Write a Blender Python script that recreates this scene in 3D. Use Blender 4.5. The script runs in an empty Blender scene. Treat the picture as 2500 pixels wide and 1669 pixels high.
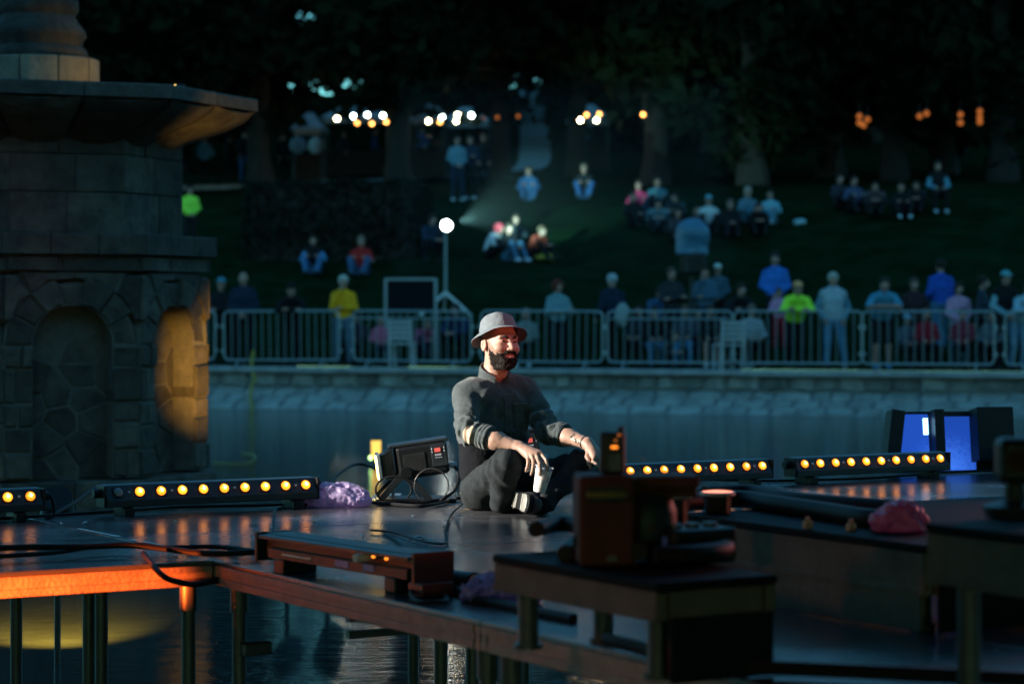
import bpy, bmesh, math, random
import numpy as np
from mathutils import Vector, Matrix, Euler
R = math.radians
random.seed(7); RNG = np.random.default_rng(7)
scene = bpy.context.scene
col = scene.collection

# ------------------------------------------------------------------ camera
F = 2500 * 85 / 36            # focal length in photo pixels
HZ = 745.0                    # horizon row in the photo (2500 x 1669)
CZ = 1.97                     # camera height above the water
cd = bpy.data.cameras.new('camera'); cam = bpy.data.objects.new('camera', cd); col.objects.link(cam)
cam.location = (0, 0, CZ); cam.rotation_euler = (R(90), 0, 0)
cd.lens = 85; cd.sensor_width = 36; cd.shift_y = -(834.5 - HZ) / 2500
cd.clip_start = .1; cd.clip_end = 2000
cd.dof.use_dof = True; cd.dof.focus_distance = 11.72; cd.dof.aperture_fstop = 2.4
scene.camera = cam

# ------------------------------------------------------------------ sky, sun, exposure
SKY_EL, SKY_ROT = 11.0, 180.0
w = bpy.data.worlds.new('World'); scene.world = w; w.use_nodes = True
nt = w.node_tree; nt.nodes.clear()
sk = nt.nodes.new('ShaderNodeTexSky'); sk.sky_type = 'NISHITA'; sk.sun_disc = False
sk.sun_elevation = R(SKY_EL); sk.sun_rotation = R(SKY_ROT); sk.ozone_density = 2.0; sk.dust_density = .2
tint = nt.nodes.new('ShaderNodeMix'); tint.data_type = 'RGBA'; tint.blend_type = 'MULTIPLY'
tint.inputs[0].default_value = 1; tint.inputs[7].default_value = (.32, .86, .95, 1)
bg = nt.nodes.new('ShaderNodeBackground'); bg.inputs[1].default_value = .085
wo = nt.nodes.new('ShaderNodeOutputWorld')
nt.links.new(sk.outputs[0], tint.inputs[6]); nt.links.new(tint.outputs[2], bg.inputs[0]); nt.links.new(bg.outputs[0], wo.inputs[0])
sd = bpy.data.lights.new('sun', 'SUN'); sd.energy = .02; sd.angle = R(12); sd.color = (.7, .85, 1)
so = bpy.data.objects.new('sun', sd); col.objects.link(so)
so.rotation_euler = Vector((math.sin(R(SKY_ROT)), math.cos(R(SKY_ROT)), math.tan(R(8)))).to_track_quat('Z', 'Y').to_euler()
scene.view_settings.view_transform = 'Standard'; scene.view_settings.look = 'None'
scene.view_settings.exposure = 1.6; scene.view_settings.gamma = 1; scene.view_settings.use_curve_mapping = False
scene.cycles.use_denoising = True
scene.cycles.max_bounces = 6; scene.cycles.diffuse_bounces = 2; scene.cycles.glossy_bounces = 3
scene.cycles.transmission_bounces = 2; scene.cycles.volume_bounces = 0; scene.cycles.transparent_max_bounces = 6
scene.cycles.caustics_reflective = False; scene.cycles.caustics_refractive = False
scene.cycles.sample_clamp_indirect = 4

# ------------------------------------------------------------------ pixel helpers
def P(px, py, Y): return Vector(((px - 1250) / F * Y, Y, CZ - (py - HZ) / F * Y))
def G(px, py, z):
    Y = F * (CZ - z) / (py - HZ); return P(px, py, Y)
# stage frame: u along its far edge, v towards the camera
SC = Vector((-1.17, 9.49)); TH = R(30.5); SU = Vector((math.cos(TH), math.sin(TH))); SV = Vector((math.sin(TH), -math.cos(TH)))
SZ = .97
def S(u, v, z=SZ):
    p = SC + u * SU + v * SV; return Vector((p.x, p.y, z))
def u_at(px, v):
    k = (px - 1250) / F; return (k * (SC.y + v * SV.y) - SC.x - v * SV.x) / (SU.x - k * SU.y)
# pool wall frame: s along the wall, t behind it
WO = Vector((0, 45.4)); WE = Vector((.9637, -.267)); WN = Vector((.267, .9637)); WZ = .79; WA = math.atan2(WE.y, WE.x)
def W(s, t, z=0.0):
    p = WO + s * WE + t * WN; return Vector((p.x, p.y, z))
def s_at(px, t):
    k = (px - 1250) / F; b = WO + t * WN; return (k * b.y - b.x) / (WE.x - k * WE.y)
def t_of(X, Y): return (X - WO.x) * WN.x + (Y - WO.y) * WN.y
def hill(X, Y):
    t = t_of(X, Y)
    z = np.interp(t, [-5, 1.7, 3.0, 16.5, 19, 47, 78, 300], [WZ, WZ, WZ + .22, 4.55, 4.85, 7.3, 13.2, 15.0])
    return z + .05 * np.sin(X * .9 + Y * .4) * np.sin(Y * .7 - X * .3) * np.clip((t - 2) / 4, 0, 1)
def hit(px, py):
    """where the ray through a pixel meets the bank"""
    Y0 = 44.0; 
    while Y0 < 200:
        p = P(px, py, Y0)
        if t_of(p.x, p.y) > .2 and p.z <= hill(p.x, p.y): return Vector((p.x, p.y, hill(p.x, p.y)))
        Y0 += .05
    return P(px, py, 60)

# ------------------------------------------------------------------ materials
MATS = {}
def mat(name, c, rough=.6, metal=0, var=.25, scale=8, bump=.0, bscale=40, spec=.5, coat=0, sss=0, rnd=0, rvar=0, emit=None, es=0, translu=0, c2=None, sheen=0):
    m = bpy.data.materials.new(name); m.use_nodes = True; n = m.node_tree.nodes; l = m.node_tree.links
    b = n['Principled BSDF']; b.inputs['Roughness'].default_value = rough; b.inputs['Metallic'].default_value = metal
    b.inputs['Specular IOR Level'].default_value = spec; b.inputs['Coat Weight'].default_value = coat
    b.inputs['Sheen Weight'].default_value = sheen
    if sss: b.inputs['Subsurface Weight'].default_value = sss; b.inputs['Subsurface Radius'].default_value = (.01, .004, .002); b.inputs['Subsurface Scale'].default_value = 1
    tc = n.new('ShaderNodeTexCoord')
    no = n.new('ShaderNodeTexNoise'); no.inputs['Scale'].default_value = scale; no.inputs['Detail'].default_value = 6; no.inputs['Roughness'].default_value = .65
    l.new(tc.outputs['Object'], no.inputs['Vector'])
    rp = n.new('ShaderNodeValToRGB'); rp.color_ramp.elements[0].position = .3; rp.color_ramp.elements[1].position = .7
    d = c2 if c2 else tuple(min(1, x * (1 + var)) for x in c); a = tuple(x * (1 - var) for x in c) if not c2 else c
    rp.color_ramp.elements[0].color = (*a, 1); rp.color_ramp.elements[1].color = (*d, 1)
    l.new(no.outputs['Fac'], rp.inputs[0]); out = rp.outputs[0]
    if rnd:
        oi = n.new('ShaderNodeObjectInfo'); hs = n.new('ShaderNodeHueSaturation'); mr = n.new('ShaderNodeMapRange')
        mr.inputs['To Min'].default_value = 1 - rnd; mr.inputs['To Max'].default_value = 1 + rnd
        l.new(oi.outputs['Random'], mr.inputs[0]); l.new(mr.outputs[0], hs.inputs['Value']); l.new(out, hs.inputs['Color']); out = hs.outputs[0]
    l.new(out, b.inputs['Base Color'])
    if rvar:
        mr = n.new('ShaderNodeMapRange'); mr.inputs['To Min'].default_value = rough - rvar; mr.inputs['To Max'].default_value = rough + rvar
        mr.inputs['From Min'].default_value = .3; mr.inputs['From Max'].default_value = .7
        l.new(no.outputs['Fac'], mr.inputs[0]); l.new(mr.outputs[0], b.inputs['Roughness'])
    if bump:
        n2 = n.new('ShaderNodeTexNoise'); n2.inputs['Scale'].default_value = bscale; n2.inputs['Detail'].default_value = 4
        l.new(tc.outputs['Object'], n2.inputs['Vector'])
        bp = n.new('ShaderNodeBump'); bp.inputs['Strength'].default_value = bump; bp.inputs['Distance'].default_value = .02
        l.new(n2.outputs['Fac'], bp.inputs['Height']); l.new(bp.outputs[0], b.inputs['Normal'])
    if emit: b.inputs['Emission Color'].default_value = (*emit, 1); b.inputs['Emission Strength'].default_value = es
    if translu:
        tr = n.new('ShaderNodeBsdfTranslucent'); mx = n.new('ShaderNodeMixShader'); mx.inputs[0].default_value = translu
        l.new(out, tr.inputs[0]); l.new(b.outputs[0], mx.inputs[1]); l.new(tr.outputs[0], mx.inputs[2]); l.new(mx.outputs[0], n['Material Output'].inputs[0])
    MATS[name] = m; return m
def cloth(c, key=None):
    k = key or 'cloth_%d_%d_%d' % tuple(int(x * 1000) for x in c)
    return MATS.get(k) or mat(k, c, .85, var=.18, scale=6, bump=.25, bscale=25, spec=.2)
def glow(name, c, s):
    m = bpy.data.materials.new(name); m.use_nodes = True; n = m.node_tree.nodes; n.clear()
    e = n.new('ShaderNodeEmission'); e.inputs[0].default_value = (*c, 1); e.inputs[1].default_value = s
    o = n.new('ShaderNodeOutputMaterial'); m.node_tree.links.new(e.outputs[0], o.inputs[0]); MATS[name] = m; return m

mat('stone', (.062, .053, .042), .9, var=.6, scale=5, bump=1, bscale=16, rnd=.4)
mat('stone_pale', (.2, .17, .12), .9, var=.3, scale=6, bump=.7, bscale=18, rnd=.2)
mat('wall_mortar', (.19, .19, .18), .95, var=.3, scale=4, bump=.6, bscale=14)
mat('mortar', (.1, .093, .08), .95, var=.25, scale=12, bump=.6, bscale=40)
mat('wall_stone', (.2, .195, .18), .85, var=.4, scale=3.5, bump=.8, bscale=9, rnd=.4)
mat('apron_stone', (.3, .295, .27), .9, var=.45, scale=2.2, bump=.8, bscale=9, rnd=.12)
mat('concrete', (.3, .31, .31), .95, var=.25, scale=4, bump=.4, bscale=20, spec=0)
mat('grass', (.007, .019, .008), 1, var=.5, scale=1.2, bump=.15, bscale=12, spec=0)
mat('gravel', (.4, .41, .4), .95, var=.2, scale=3, bump=.5, bscale=30)
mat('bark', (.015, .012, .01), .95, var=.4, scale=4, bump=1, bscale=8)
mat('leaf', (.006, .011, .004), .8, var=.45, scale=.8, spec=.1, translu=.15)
mat('leaf_hedge', (.006, .011, .005), .75, var=.45, scale=2, spec=.25, translu=.2)
mat('deck', (.055, .055, .06), .23, var=.35, scale=1.6, bump=.06, bscale=120, rvar=.08, rnd=.15)
mat('aluminium', (.24, .19, .175), .55, metal=.2, var=.25, scale=14, bump=.15, bscale=60)
mat('steel', (.3, .36, .38), .45, metal=.4, var=.15, scale=10)
mat('dark_metal', (.03, .03, .033), .4, metal=.3, var=.3, scale=12, bump=.1, bscale=60)
mat('leg_metal', (.05, .045, .045), .45, metal=.5, var=.3, scale=10)
mat('black_plastic', (.009, .01, .012), .45, var=.3, scale=20, bump=.15, bscale=90, spec=.3)
mat('bar_housing', (.025, .03, .037), .45, metal=.2, var=.25, scale=18, bump=.1, bscale=90)
mat('rubber', (.007, .007, .008), .6, var=.2, scale=20, spec=.2)
mat('white_paint', (.7, .7, .7), .55, var=.1, scale=20)
mat('white_plastic', (.5, .52, .53), .4, var=.05, scale=10)
mat('tape', (.65, .63, .6), .7, var=.35, scale=40)
mat('tape_red', (.6, .2, .17), .7, var=.35, scale=30)
mat('rust_box', (.06, .018, .01), .65, var=.35, scale=8, bump=.15, bscale=50, spec=.15)
mat('riser_top', (.007, .007, .008), .7, var=.3, scale=4, bump=.2, bscale=60, spec=.08)
mat('bag_purple', (.68, .52, .9), .3, var=.25, scale=14, bump=.5, bscale=30, translu=.45)
mat('bag_blue', (.28, .24, .6), .3, var=.25, scale=14, bump=.5, bscale=30, translu=.4)
mat('bag_pink', (.6, .2, .42), .3, var=.25, scale=14, bump=.5, bscale=30, translu=.4)
mat('yellow_hose', (.34, .25, .03), .5, var=.15, scale=10)
mat('canopy_white', (.75, .76, .76), .8, var=.1, scale=3, translu=.3)
mat('wood_dark', (.022, .016, .012), .8, var=.3, scale=6)
mat('tarp_teal', (.05, .15, .24), .45, var=.25, scale=4, bump=.5, bscale=6)
mat('skin', (.46, .27, .2), .5, var=.12, scale=18, bump=.12, bscale=130, sss=.12)
def _stub(m, dark):
    n = m.node_tree.nodes; l = m.node_tree.links; b = n['Principled BSDF']; src = b.inputs['Base Color'].links[0].from_socket
    at = n.new('ShaderNodeAttribute'); at.attribute_name = 'stub'; tc = n.new('ShaderNodeTexCoord')
    nz = n.new('ShaderNodeTexNoise'); nz.inputs['Scale'].default_value = 420; nz.inputs['Detail'].default_value = 2; l.new(tc.outputs['Object'], nz.inputs['Vector'])
    ad = n.new('ShaderNodeMath'); ad.operation = 'MULTIPLY_ADD'; ad.inputs[1].default_value = 1.6; ad.inputs[2].default_value = -.35; l.new(nz.outputs['Fac'], ad.inputs[0])
    mu = n.new('ShaderNodeMath'); mu.operation = 'MULTIPLY'; mu.use_clamp = True; l.new(at.outputs['Fac'], mu.inputs[0]); l.new(ad.outputs[0], mu.inputs[1])
    mx = n.new('ShaderNodeMix'); mx.data_type = 'RGBA'; mx.inputs[7].default_value = (*dark, 1); l.new(mu.outputs[0], mx.inputs[0]); l.new(src, mx.inputs[6]); l.new(mx.outputs[2], b.inputs['Base Color'])
_stub(MATS['skin'], (.02, .016, .014))
mat('skin_far', (.4, .2, .15), .6, var=.12, scale=12)
mat('shirt_grey', (.066, .082, .086), .95, var=.28, scale=55, bump=.35, bscale=160, spec=.15, sheen=.3)
mat('undershirt', (.01, .011, .014), .95, var=.2, scale=20, bump=.3, bscale=90, spec=.1)
mat('jeans', (.022, .027, .03), .95, var=.35, scale=30, bump=.35, bscale=170, spec=.2)
mat('hat_felt', (.15, .18, .2), .9, var=.18, scale=45, bump=.3, bscale=140, sheen=.2)
mat('hat_under', (.11, .1, .12), .9, var=.15, scale=45, bump=.3, bscale=140)
mat('patch_suede', (.5, .38, .27), .9, var=.2, scale=40, bump=.3, bscale=120)
mat('beard', (.016, .013, .012), .7, c2=(.03, .026, .024), scale=60, bump=1, bscale=260)
mat('beard_grey', (.02, .018, .017), .6, c2=(.4, .38, .36), scale=210, bump=1, bscale=300)
_m = mat('beard_mix', (.012, .0095, .008), .85, c2=(.034, .028, .024), scale=60, bump=1, bscale=260, spec=.1)
mat('stubble', (.1, .075, .06), .8, c2=(.22, .18, .15), scale=220, bump=.5, bscale=260)
mat('brow', (.014, .011, .01), .8, var=.3, scale=80)
mat('eye_dark', (.012, .01, .01), .25, var=.1, scale=30)
mat('lip', (.5, .22, .19), .4, var=.1, scale=30)
mat('tattoo', (.035, .05, .045), .6, var=.3, scale=60)
mat('paper_cup', (.82, .78, .76), .55, var=.04, scale=20)
mat('cup_print', (.3, .2, .17), .6, var=.1, scale=20)
mat('blue_line', (.05, .1, .5), .6, var=.1, scale=20)
mat('boot', (.03, .026, .026), .55, var=.35, scale=25, bump=.3, bscale=80)
mat('tread', (.42, .42, .38), .8, var=.2, scale=40)
mat('bracelet', (.35, .1, .05), .6, var=.2, scale=40)
mat('cap_orange', (.7, .3, .12), .8)
mat('red_panel', (.6, .08, .07), .4, emit=(1, .2, .15), es=.12)
mat('print_white', (.7, .72, .75), .5)
mat('blue_label', (.08, .2, .6), .5)

# lit lens: bright in the middle, deeper orange at the rim
def lens_mat(name, edge, mid, s0, s1, r):
    m = bpy.data.materials.new(name); m.use_nodes = True; n = m.node_tree.nodes; l = m.node_tree.links; n.clear()
    tc = n.new('ShaderNodeTexCoord'); ln = n.new('ShaderNodeVectorMath'); ln.operation = 'LENGTH'; l.new(tc.outputs['Object'], ln.inputs[0])
    mr = n.new('ShaderNodeMapRange'); mr.inputs['From Min'].default_value = 0; mr.inputs['From Max'].default_value = r; l.new(ln.outputs['Value'], mr.inputs[0])
    vo = n.new('ShaderNodeTexVoronoi'); vo.inputs['Scale'].default_value = 110; l.new(tc.outputs['Object'], vo.inputs[0])
    ad = n.new('ShaderNodeMath'); ad.operation = 'MULTIPLY_ADD'; ad.inputs[1].default_value = .35; l.new(vo.outputs['Distance'], ad.inputs[0]); l.new(mr.outputs[0], ad.inputs[2])
    rc = n.new('ShaderNodeValToRGB'); rc.color_ramp.elements[0].color = (*mid, 1); rc.color_ramp.elements[1].color = (*edge, 1); rc.color_ramp.elements[0].position = .3; rc.color_ramp.elements[1].position = .85
    l.new(ad.outputs[0], rc.inputs[0])
    ms = n.new('ShaderNodeMapRange'); ms.inputs['To Min'].default_value = s0; ms.inputs['To Max'].default_value = s1; l.new(ad.outputs[0], ms.inputs[0])
    e = n.new('ShaderNodeEmission'); l.new(rc.outputs[0], e.inputs[0]); oi = n.new('ShaderNodeObjectInfo'); mv = n.new('ShaderNodeMapRange'); mv.inputs['To Min'].default_value = .6; mv.inputs['To Max'].default_value = 1.25; l.new(oi.outputs['Random'], mv.inputs[0]); mm_ = n.new('ShaderNodeMath'); mm_.operation = 'MULTIPLY'; l.new(mv.outputs[0], mm_.inputs[0]); l.new(ms.outputs[0], mm_.inputs[1]); l.new(mm_.outputs[0], e.inputs[1])
    o = n.new('ShaderNodeOutputMaterial'); l.new(e.outputs[0], o.inputs[0]); MATS[name] = m
lens_mat('led_on', (1, .25, .015), (1, .78, .42), 9, .9, .0235)
mat('led_off', (.25, .24, .26), .3, var=.4, scale=120, bump=.6, bscale=150)
glow('bulb_warm', (1, .72, .38), 26); glow('bulb_white', (.85, 1, .95), 22); glow('bulb_orange', (1, .36, .08), 4); glow('bulb_dim', (1, .28, .06), .16)
glow('flood_white', (.9, 1, .93), 12); glow('amber_lamp', (1, .62, .12), .5); lens_mat('blue_screen', (.015, .08, .5), (.05, .19, .85), .42, .28, .35); glow('blue_white', (.3, .65, 1), 1.6)
glow('amber_lens', (1, .6, .16), 4); glow('orange_led', (1, .25, .02), .9); glow('red_lens', (1, .12, .04), 2); glow('par_rim_glow', (1, .3, .2), .7); glow('green_led', (.5, 1, .3), 1.6)

# ------------------------------------------------------------------ mesh helpers
def link(o, parent=None):
    col.objects.link(o)
    if parent: o.parent = parent
    return o
def tag(o, label=None, cat=None, group=None, kind=None):
    if label: o['label'] = label
    if cat: o['category'] = cat
    if group: o['group'] = group
    if kind: o['kind'] = kind
    return o
def empty(name, loc=(0, 0, 0), rz=0, label=None, cat=None, group=None):
    o = bpy.data.objects.new(name, None); o.empty_display_size = .1; o.location = loc; o.rotation_euler = (0, 0, rz)
    link(o); return tag(o, label, cat, group)
def mesh_obj(name, me, m, parent=None, loc=None, rot=None, smooth=False):
    if m is not None and len(me.materials) == 0: me.materials.append(MATS[m] if isinstance(m, str) else m)
    if smooth: me.polygons.foreach_set('use_smooth', [True] * len(me.polygons))
    o = bpy.data.objects.new(name, me); link(o, parent)
    if loc is not None: o.location = loc
    if rot is not None: o.rotation_euler = rot
    return o
def raw(v, f):
    """mesh from arrays (f: all quads or all triangles)"""
    v = np.asarray(v, dtype=np.float32); f = np.asarray(f, dtype=np.int32); k = f.shape[1]
    me = bpy.data.meshes.new('m'); me.vertices.add(len(v)); me.vertices.foreach_set('co', v.ravel())
    me.loops.add(f.size); me.loops.foreach_set('vertex_index', f.ravel())
    me.polygons.add(len(f)); me.polygons.foreach_set('loop_start', np.arange(0, f.size, k, dtype=np.int32))
    me.polygons.foreach_set('loop_total', np.full(len(f), k, dtype=np.int32)); me.update(calc_edges=True); return me
class MB:
    def __init__(s): s.v = []; s.f = []
    def add(s, vs, fs):
        b = len(s.v); s.v += [tuple(x) for x in vs]; s.f += [tuple(i + b for i in q) for q in fs]; return s
    def box(s, c, d, rot=None, taper=1):
        x, y, z = (q / 2 for q in d); c = Vector(c); m = Euler(rot).to_matrix() if rot else Matrix.Identity(3)
        vs = [c + m @ Vector((a * x * (taper if e > 0 else 1), b * y * (taper if e > 0 else 1), e * z)) for a, b, e in ((-1,-1,-1),(1,-1,-1),(1,1,-1),(-1,1,-1),(-1,-1,1),(1,-1,1),(1,1,1),(-1,1,1))]
        return s.add(vs, ((0,3,2,1),(4,5,6,7),(0,1,5,4),(1,2,6,5),(2,3,7,6),(3,0,4,7)))
    def cyl(s, a, b, r0, r1=None, n=12, cap=True):
        r1 = r0 if r1 is None else r1; a = Vector(a); b = Vector(b); q = (b - a).to_track_quat('Z', 'Y'); vs = []
        for c, r in ((a, r0), (b, r1)):
            vs += [c + q @ Vector((r * math.cos(2 * math.pi * i / n), r * math.sin(2 * math.pi * i / n), 0)) for i in range(n)]
        fs = [(i, (i + 1) % n, n + (i + 1) % n, n + i) for i in range(n)]
        if cap: fs += [tuple(range(n))[::-1], tuple(range(n, 2 * n))]
        return s.add(vs, fs)
    def tube(s, pts, r, n=8, closed=False):
        pts = [Vector(p) for p in pts]; N = len(pts); up = Vector((.13, .21, .97)); vs = []
        for i, p in enumerate(pts):
            a = pts[(i - 1) % N] if (closed or i > 0) else p; b = pts[(i + 1) % N] if (closed or i < N - 1) else p
            d = (b - a).normalized(); x = d.cross(up)
            if x.length < .05: x = d.cross(Vector((1, 0, 0)))
            x.normalize(); y = x.cross(d); rr = r[i] if isinstance(r, (list, tuple)) else r
            vs += [p + rr * (math.cos(2 * math.pi * k / n) * x + math.sin(2 * math.pi * k / n) * y) for k in range(n)]
        fs = []
        for i in range(N if closed else N - 1):
            j = (i + 1) % N; fs += [(i * n + k, j * n + k, j * n + (k + 1) % n, i * n + (k + 1) % n) for k in range(n)]
        if not closed: fs += [tuple(range(n)), tuple(range((N - 1) * n, N * n))[::-1]]
        return s.add(vs, fs)
    def lathe(s, prof, n=24, c=(0, 0, 0), a0=0.0):
        vs = []; N = len(prof)
        for r, z in prof: vs += [(c[0] + r * math.cos(a0 + 2 * math.pi * k / n), c[1] + r * math.sin(a0 + 2 * math.pi * k / n), c[2] + z) for k in range(n)]
        fs = [(i * n + k, i * n + (k + 1) % n, (i + 1) * n + (k + 1) % n, (i + 1) * n + k) for i in range(N - 1) for k in range(n)]
        fs += [tuple(range(n))[::-1], tuple(range((N - 1) * n, N * n))]
        return s.add(vs, fs)
    def prism(s, poly, f0, f1, ins=0.0, ch=0.0, xf=None):
        """polygon (a, b) from depth f0 to f1 with its front edge chamfered by ch; xf maps (a, b, depth) to xyz"""
        xf = xf or (lambda a, b, d: (a, b, d)); n = len(poly)
        cx = sum(p[0] for p in poly) / n; cy = sum(p[1] for p in poly) / n
        def sh(k): 
            out = []
            for a, b in poly:
                L = math.hypot(a - cx, b - cy) or 1; out.append((a - (a - cx) / L * k, b - (b - cy) / L * k))
            return out
        A = sh(ins); B = sh(ins + ch)
        vs = [xf(a, b, f0) for a, b in A] + [xf(a, b, f1 - ch) for a, b in A] + [xf(a, b, f1) for a, b in B]
        fs = [tuple(range(n))[::-1]]
        for k in range(2): fs += [(k * n + i, k * n + (i + 1) % n, (k + 1) * n + (i + 1) % n, (k + 1) * n + i) for i in range(n)]
        fs.append(tuple(range(2 * n, 3 * n))); return s.add(vs, fs)
    def mesh(s):
        me = bpy.data.meshes.new('m'); me.from_pydata(s.v, [], s.f); me.validate(); me.update()
        bm = bmesh.new(); bm.from_mesh(me); bmesh.ops.recalc_face_normals(bm, faces=bm.faces); bm.to_mesh(me); bm.free(); return me
    def build(s, name, m, parent=None, loc=None, rot=None, smooth=False, bev=0):
        o = mesh_obj(name, s.mesh(), m, parent, loc, rot, smooth)
        if bev:
            b = o.modifiers.new('bevel', 'BEVEL'); b.width = bev; b.segments = 2; b.limit_method = 'ANGLE'
        if smooth:
            o.data.set_sharp_from_angle(angle=R(50))
        return o
def curve(pts, n=8, closed=False):
    """Catmull-Rom through points"""
    pts = [Vector(p) for p in pts]; out = []; N = len(pts)
    for i in range(N if closed else N - 1):
        g = lambda k: pts[k % N] if closed else pts[max(0, min(N - 1, k))]
        a, b, c, d = g(i - 1), g(i), g(i + 1), g(i + 2)
        for k in range(n):
            t = k / n; out.append(.5 * ((2 * b) + (c - a) * t + (2 * a - 5 * b + 4 * c - d) * t * t + (3 * b - a - 3 * c + d) * t ** 3))
    if not closed: out.append(pts[-1])
    return out
def copy_tree(o, parent=None):
    c = o.copy(); col.objects.link(c); c.parent = parent
    for ch in list(o.children): copy_tree(ch, c)
    return c
def spot(name, loc, to, power, color, deg, blend=.3, size=.05, parent=None):
    d = bpy.data.lights.new(name, 'SPOT'); d.energy = power; d.color = color; d.spot_size = R(deg); d.spot_blend = blend; d.shadow_soft_size = size
    o = bpy.data.objects.new(name, d); link(o); o.location = loc
    o.rotation_euler = (Vector(loc) - Vector(to)).to_track_quat('Z', 'Y').to_euler(); return o

# ------------------------------------------------------------------ signed distance meshing
def arr(p): return np.asarray(p, dtype=np.float32)
def cone(p, a, b, ra, rb):
    a = arr(a); b = arr(b); ba = b - a; t = np.clip(((p - a) @ ba) / max(1e-9, float(ba @ ba)), 0, 1)
    return np.linalg.norm(p - a - t[..., None] * ba, axis=-1) - (ra + (rb - ra) * t)
def ell(p, c, r):
    q = p - arr(c); r = arr(r); k0 = np.linalg.norm(q / r, axis=-1); k1 = np.linalg.norm(q / (r * r), axis=-1) + 1e-9
    return k0 * (k0 - 1) / k1
def rbox(p, c, hd, m=None, r=.005):
    q = p - arr(c)
    if m is not None: q = q @ np.asarray(m, dtype=np.float32)     # columns of m: the box's axes
    q = np.abs(q) - arr(hd) + r
    return np.linalg.norm(np.maximum(q, 0), axis=-1) + np.minimum(q.max(-1), 0) - r
def smin(a, b, k=.03):
    h = np.maximum(k - np.abs(a - b), 0) / k; return np.minimum(a, b) - h * h * k * .25
def smax(a, b, k=.01): return -smin(-a, -b, k)
def sunion(ds, k=.03):
    d = ds[0]
    for e in ds[1:]: d = smin(d, e, k)
    return d
def ripple(p, f, seed, n=5):
    g = np.random.default_rng(seed); o = 0
    for i in range(n):
        k = g.normal(size=3).astype(np.float32); k *= f * (1 + .6 * i) / np.linalg.norm(k); o = o + np.sin(p @ k + g.uniform(0, 6.28) + 1.3 * np.sin(p @ k[[1, 2, 0]] * .7)) / (1 + .5 * i)
    return o / 2
def surf(f, lo, hi, h):
    lo = arr(lo); hi = arr(hi); n = np.ceil((hi - lo) / h).astype(int) + 1
    ax = [lo[i] + h * np.arange(n[i], dtype=np.float32) for i in range(3)]
    g = np.stack(np.meshgrid(*ax, indexing='ij'), -1); v = f(g.reshape(-1, 3)).reshape(n).astype(np.float32); s = v < 0
    acc = np.zeros((*(n - 1), 3), np.float32); cnt = np.zeros(n - 1, np.float32)
    for a in range(3):
        b, c = [q for q in range(3) if q != a]
        for ob in (0, 1):
            for oc in (0, 1):
                s0 = [slice(None)] * 3; s1 = [slice(None)] * 3
                s0[a] = slice(0, n[a] - 1); s1[a] = slice(1, n[a])
                for q, o in ((b, ob), (c, oc)): s0[q] = slice(o, n[q] - 1 + o); s1[q] = s0[q]
                v0 = v[tuple(s0)]; v1 = v[tuple(s1)]; x = (v0 < 0) != (v1 < 0)
                t = np.where(x, v0 / np.where(x, v0 - v1, 1), 0); p = g[tuple(s0)].copy(); p[..., a] += t * h
                acc += np.where(x[..., None], p, 0); cnt += x
    act = cnt > 0; idx = -np.ones(n - 1, np.int64); idx[act] = np.arange(act.sum()); vs = acc[act] / cnt[act][:, None]
    fs = []
    for a in range(3):
        b, c = [(1, 2), (2, 0), (0, 1)][a]
        s0 = [slice(None)] * 3; s1 = [slice(None)] * 3; s0[a] = slice(0, n[a] - 1); s1[a] = slice(1, n[a])
        x = s[tuple(s0)] != s[tuple(s1)]; I = np.argwhere(x); I = I[(I[:, b] > 0) & (I[:, c] > 0) & (I[:, b] < n[b] - 1) & (I[:, c] < n[c] - 1)]
        if len(I) == 0: continue
        neg = s[tuple(I.T)]; eb = np.zeros(3, int); eb[b] = 1; ec = np.zeros(3, int); ec[c] = 1
        q = np.stack([idx[tuple((I - eb - ec).T)], idx[tuple((I - ec).T)], idx[tuple(I.T)], idx[tuple((I - eb).T)]], 1)
        q = np.where(neg[:, None], q, q[:, ::-1]); fs.append(q)
    if not fs: return np.zeros((3, 3), np.float32), np.array([[0, 1, 2]])
    return vs, np.concatenate(fs)
def sobj(name, f, lo, hi, h, m, parent=None):
    v, q = surf(f, lo, hi, h); return mesh_obj(name, raw(v, q), m, parent, smooth=True)

def grey_mix(m, light):
    """grey hairs sprinkled where the mesh's 'grey' attribute says so"""
    n = m.node_tree.nodes; l = m.node_tree.links; b = n['Principled BSDF']; src = b.inputs['Base Color'].links[0].from_socket
    at = n.new('ShaderNodeAttribute'); at.attribute_name = 'grey'; tc = n.new('ShaderNodeTexCoord'); nz = n.new('ShaderNodeTexNoise'); nz.inputs['Scale'].default_value = 170; nz.inputs['Detail'].default_value = 1
    l.new(tc.outputs['Object'], nz.inputs['Vector']); rp = n.new('ShaderNodeMapRange'); rp.inputs['From Min'].default_value = .58; rp.inputs['From Max'].default_value = .66; l.new(nz.outputs['Fac'], rp.inputs[0])
    mu = n.new('ShaderNodeMath'); mu.operation = 'MULTIPLY'; mu.use_clamp = True; l.new(at.outputs['Fac'], mu.inputs[0]); l.new(rp.outputs[0], mu.inputs[1])
    mx = n.new('ShaderNodeMix'); mx.data_type = 'RGBA'; mx.inputs[7].default_value = (*light, 1); l.new(mu.outputs[0], mx.inputs[0]); l.new(src, mx.inputs[6]); l.new(mx.outputs[2], b.inputs['Base Color'])
grey_mix(MATS['beard_mix'], (.2, .19, .18))
def attr(o, name, vals):
    a = o.data.attributes.new(name, 'FLOAT', 'POINT'); a.data.foreach_set('value', np.asarray(vals, np.float32))
# lamp powers (W)
KEY_W, RED_W, ORG_W, AMB_W, PLI_W, FLD_W, WASH_W, GEAR_W = 1250, 90, 3400, 400, 1100, 2600, 18, 22
# ================================================================== SETTING
def struct(o): o['kind'] = 'structure'; return o
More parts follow.
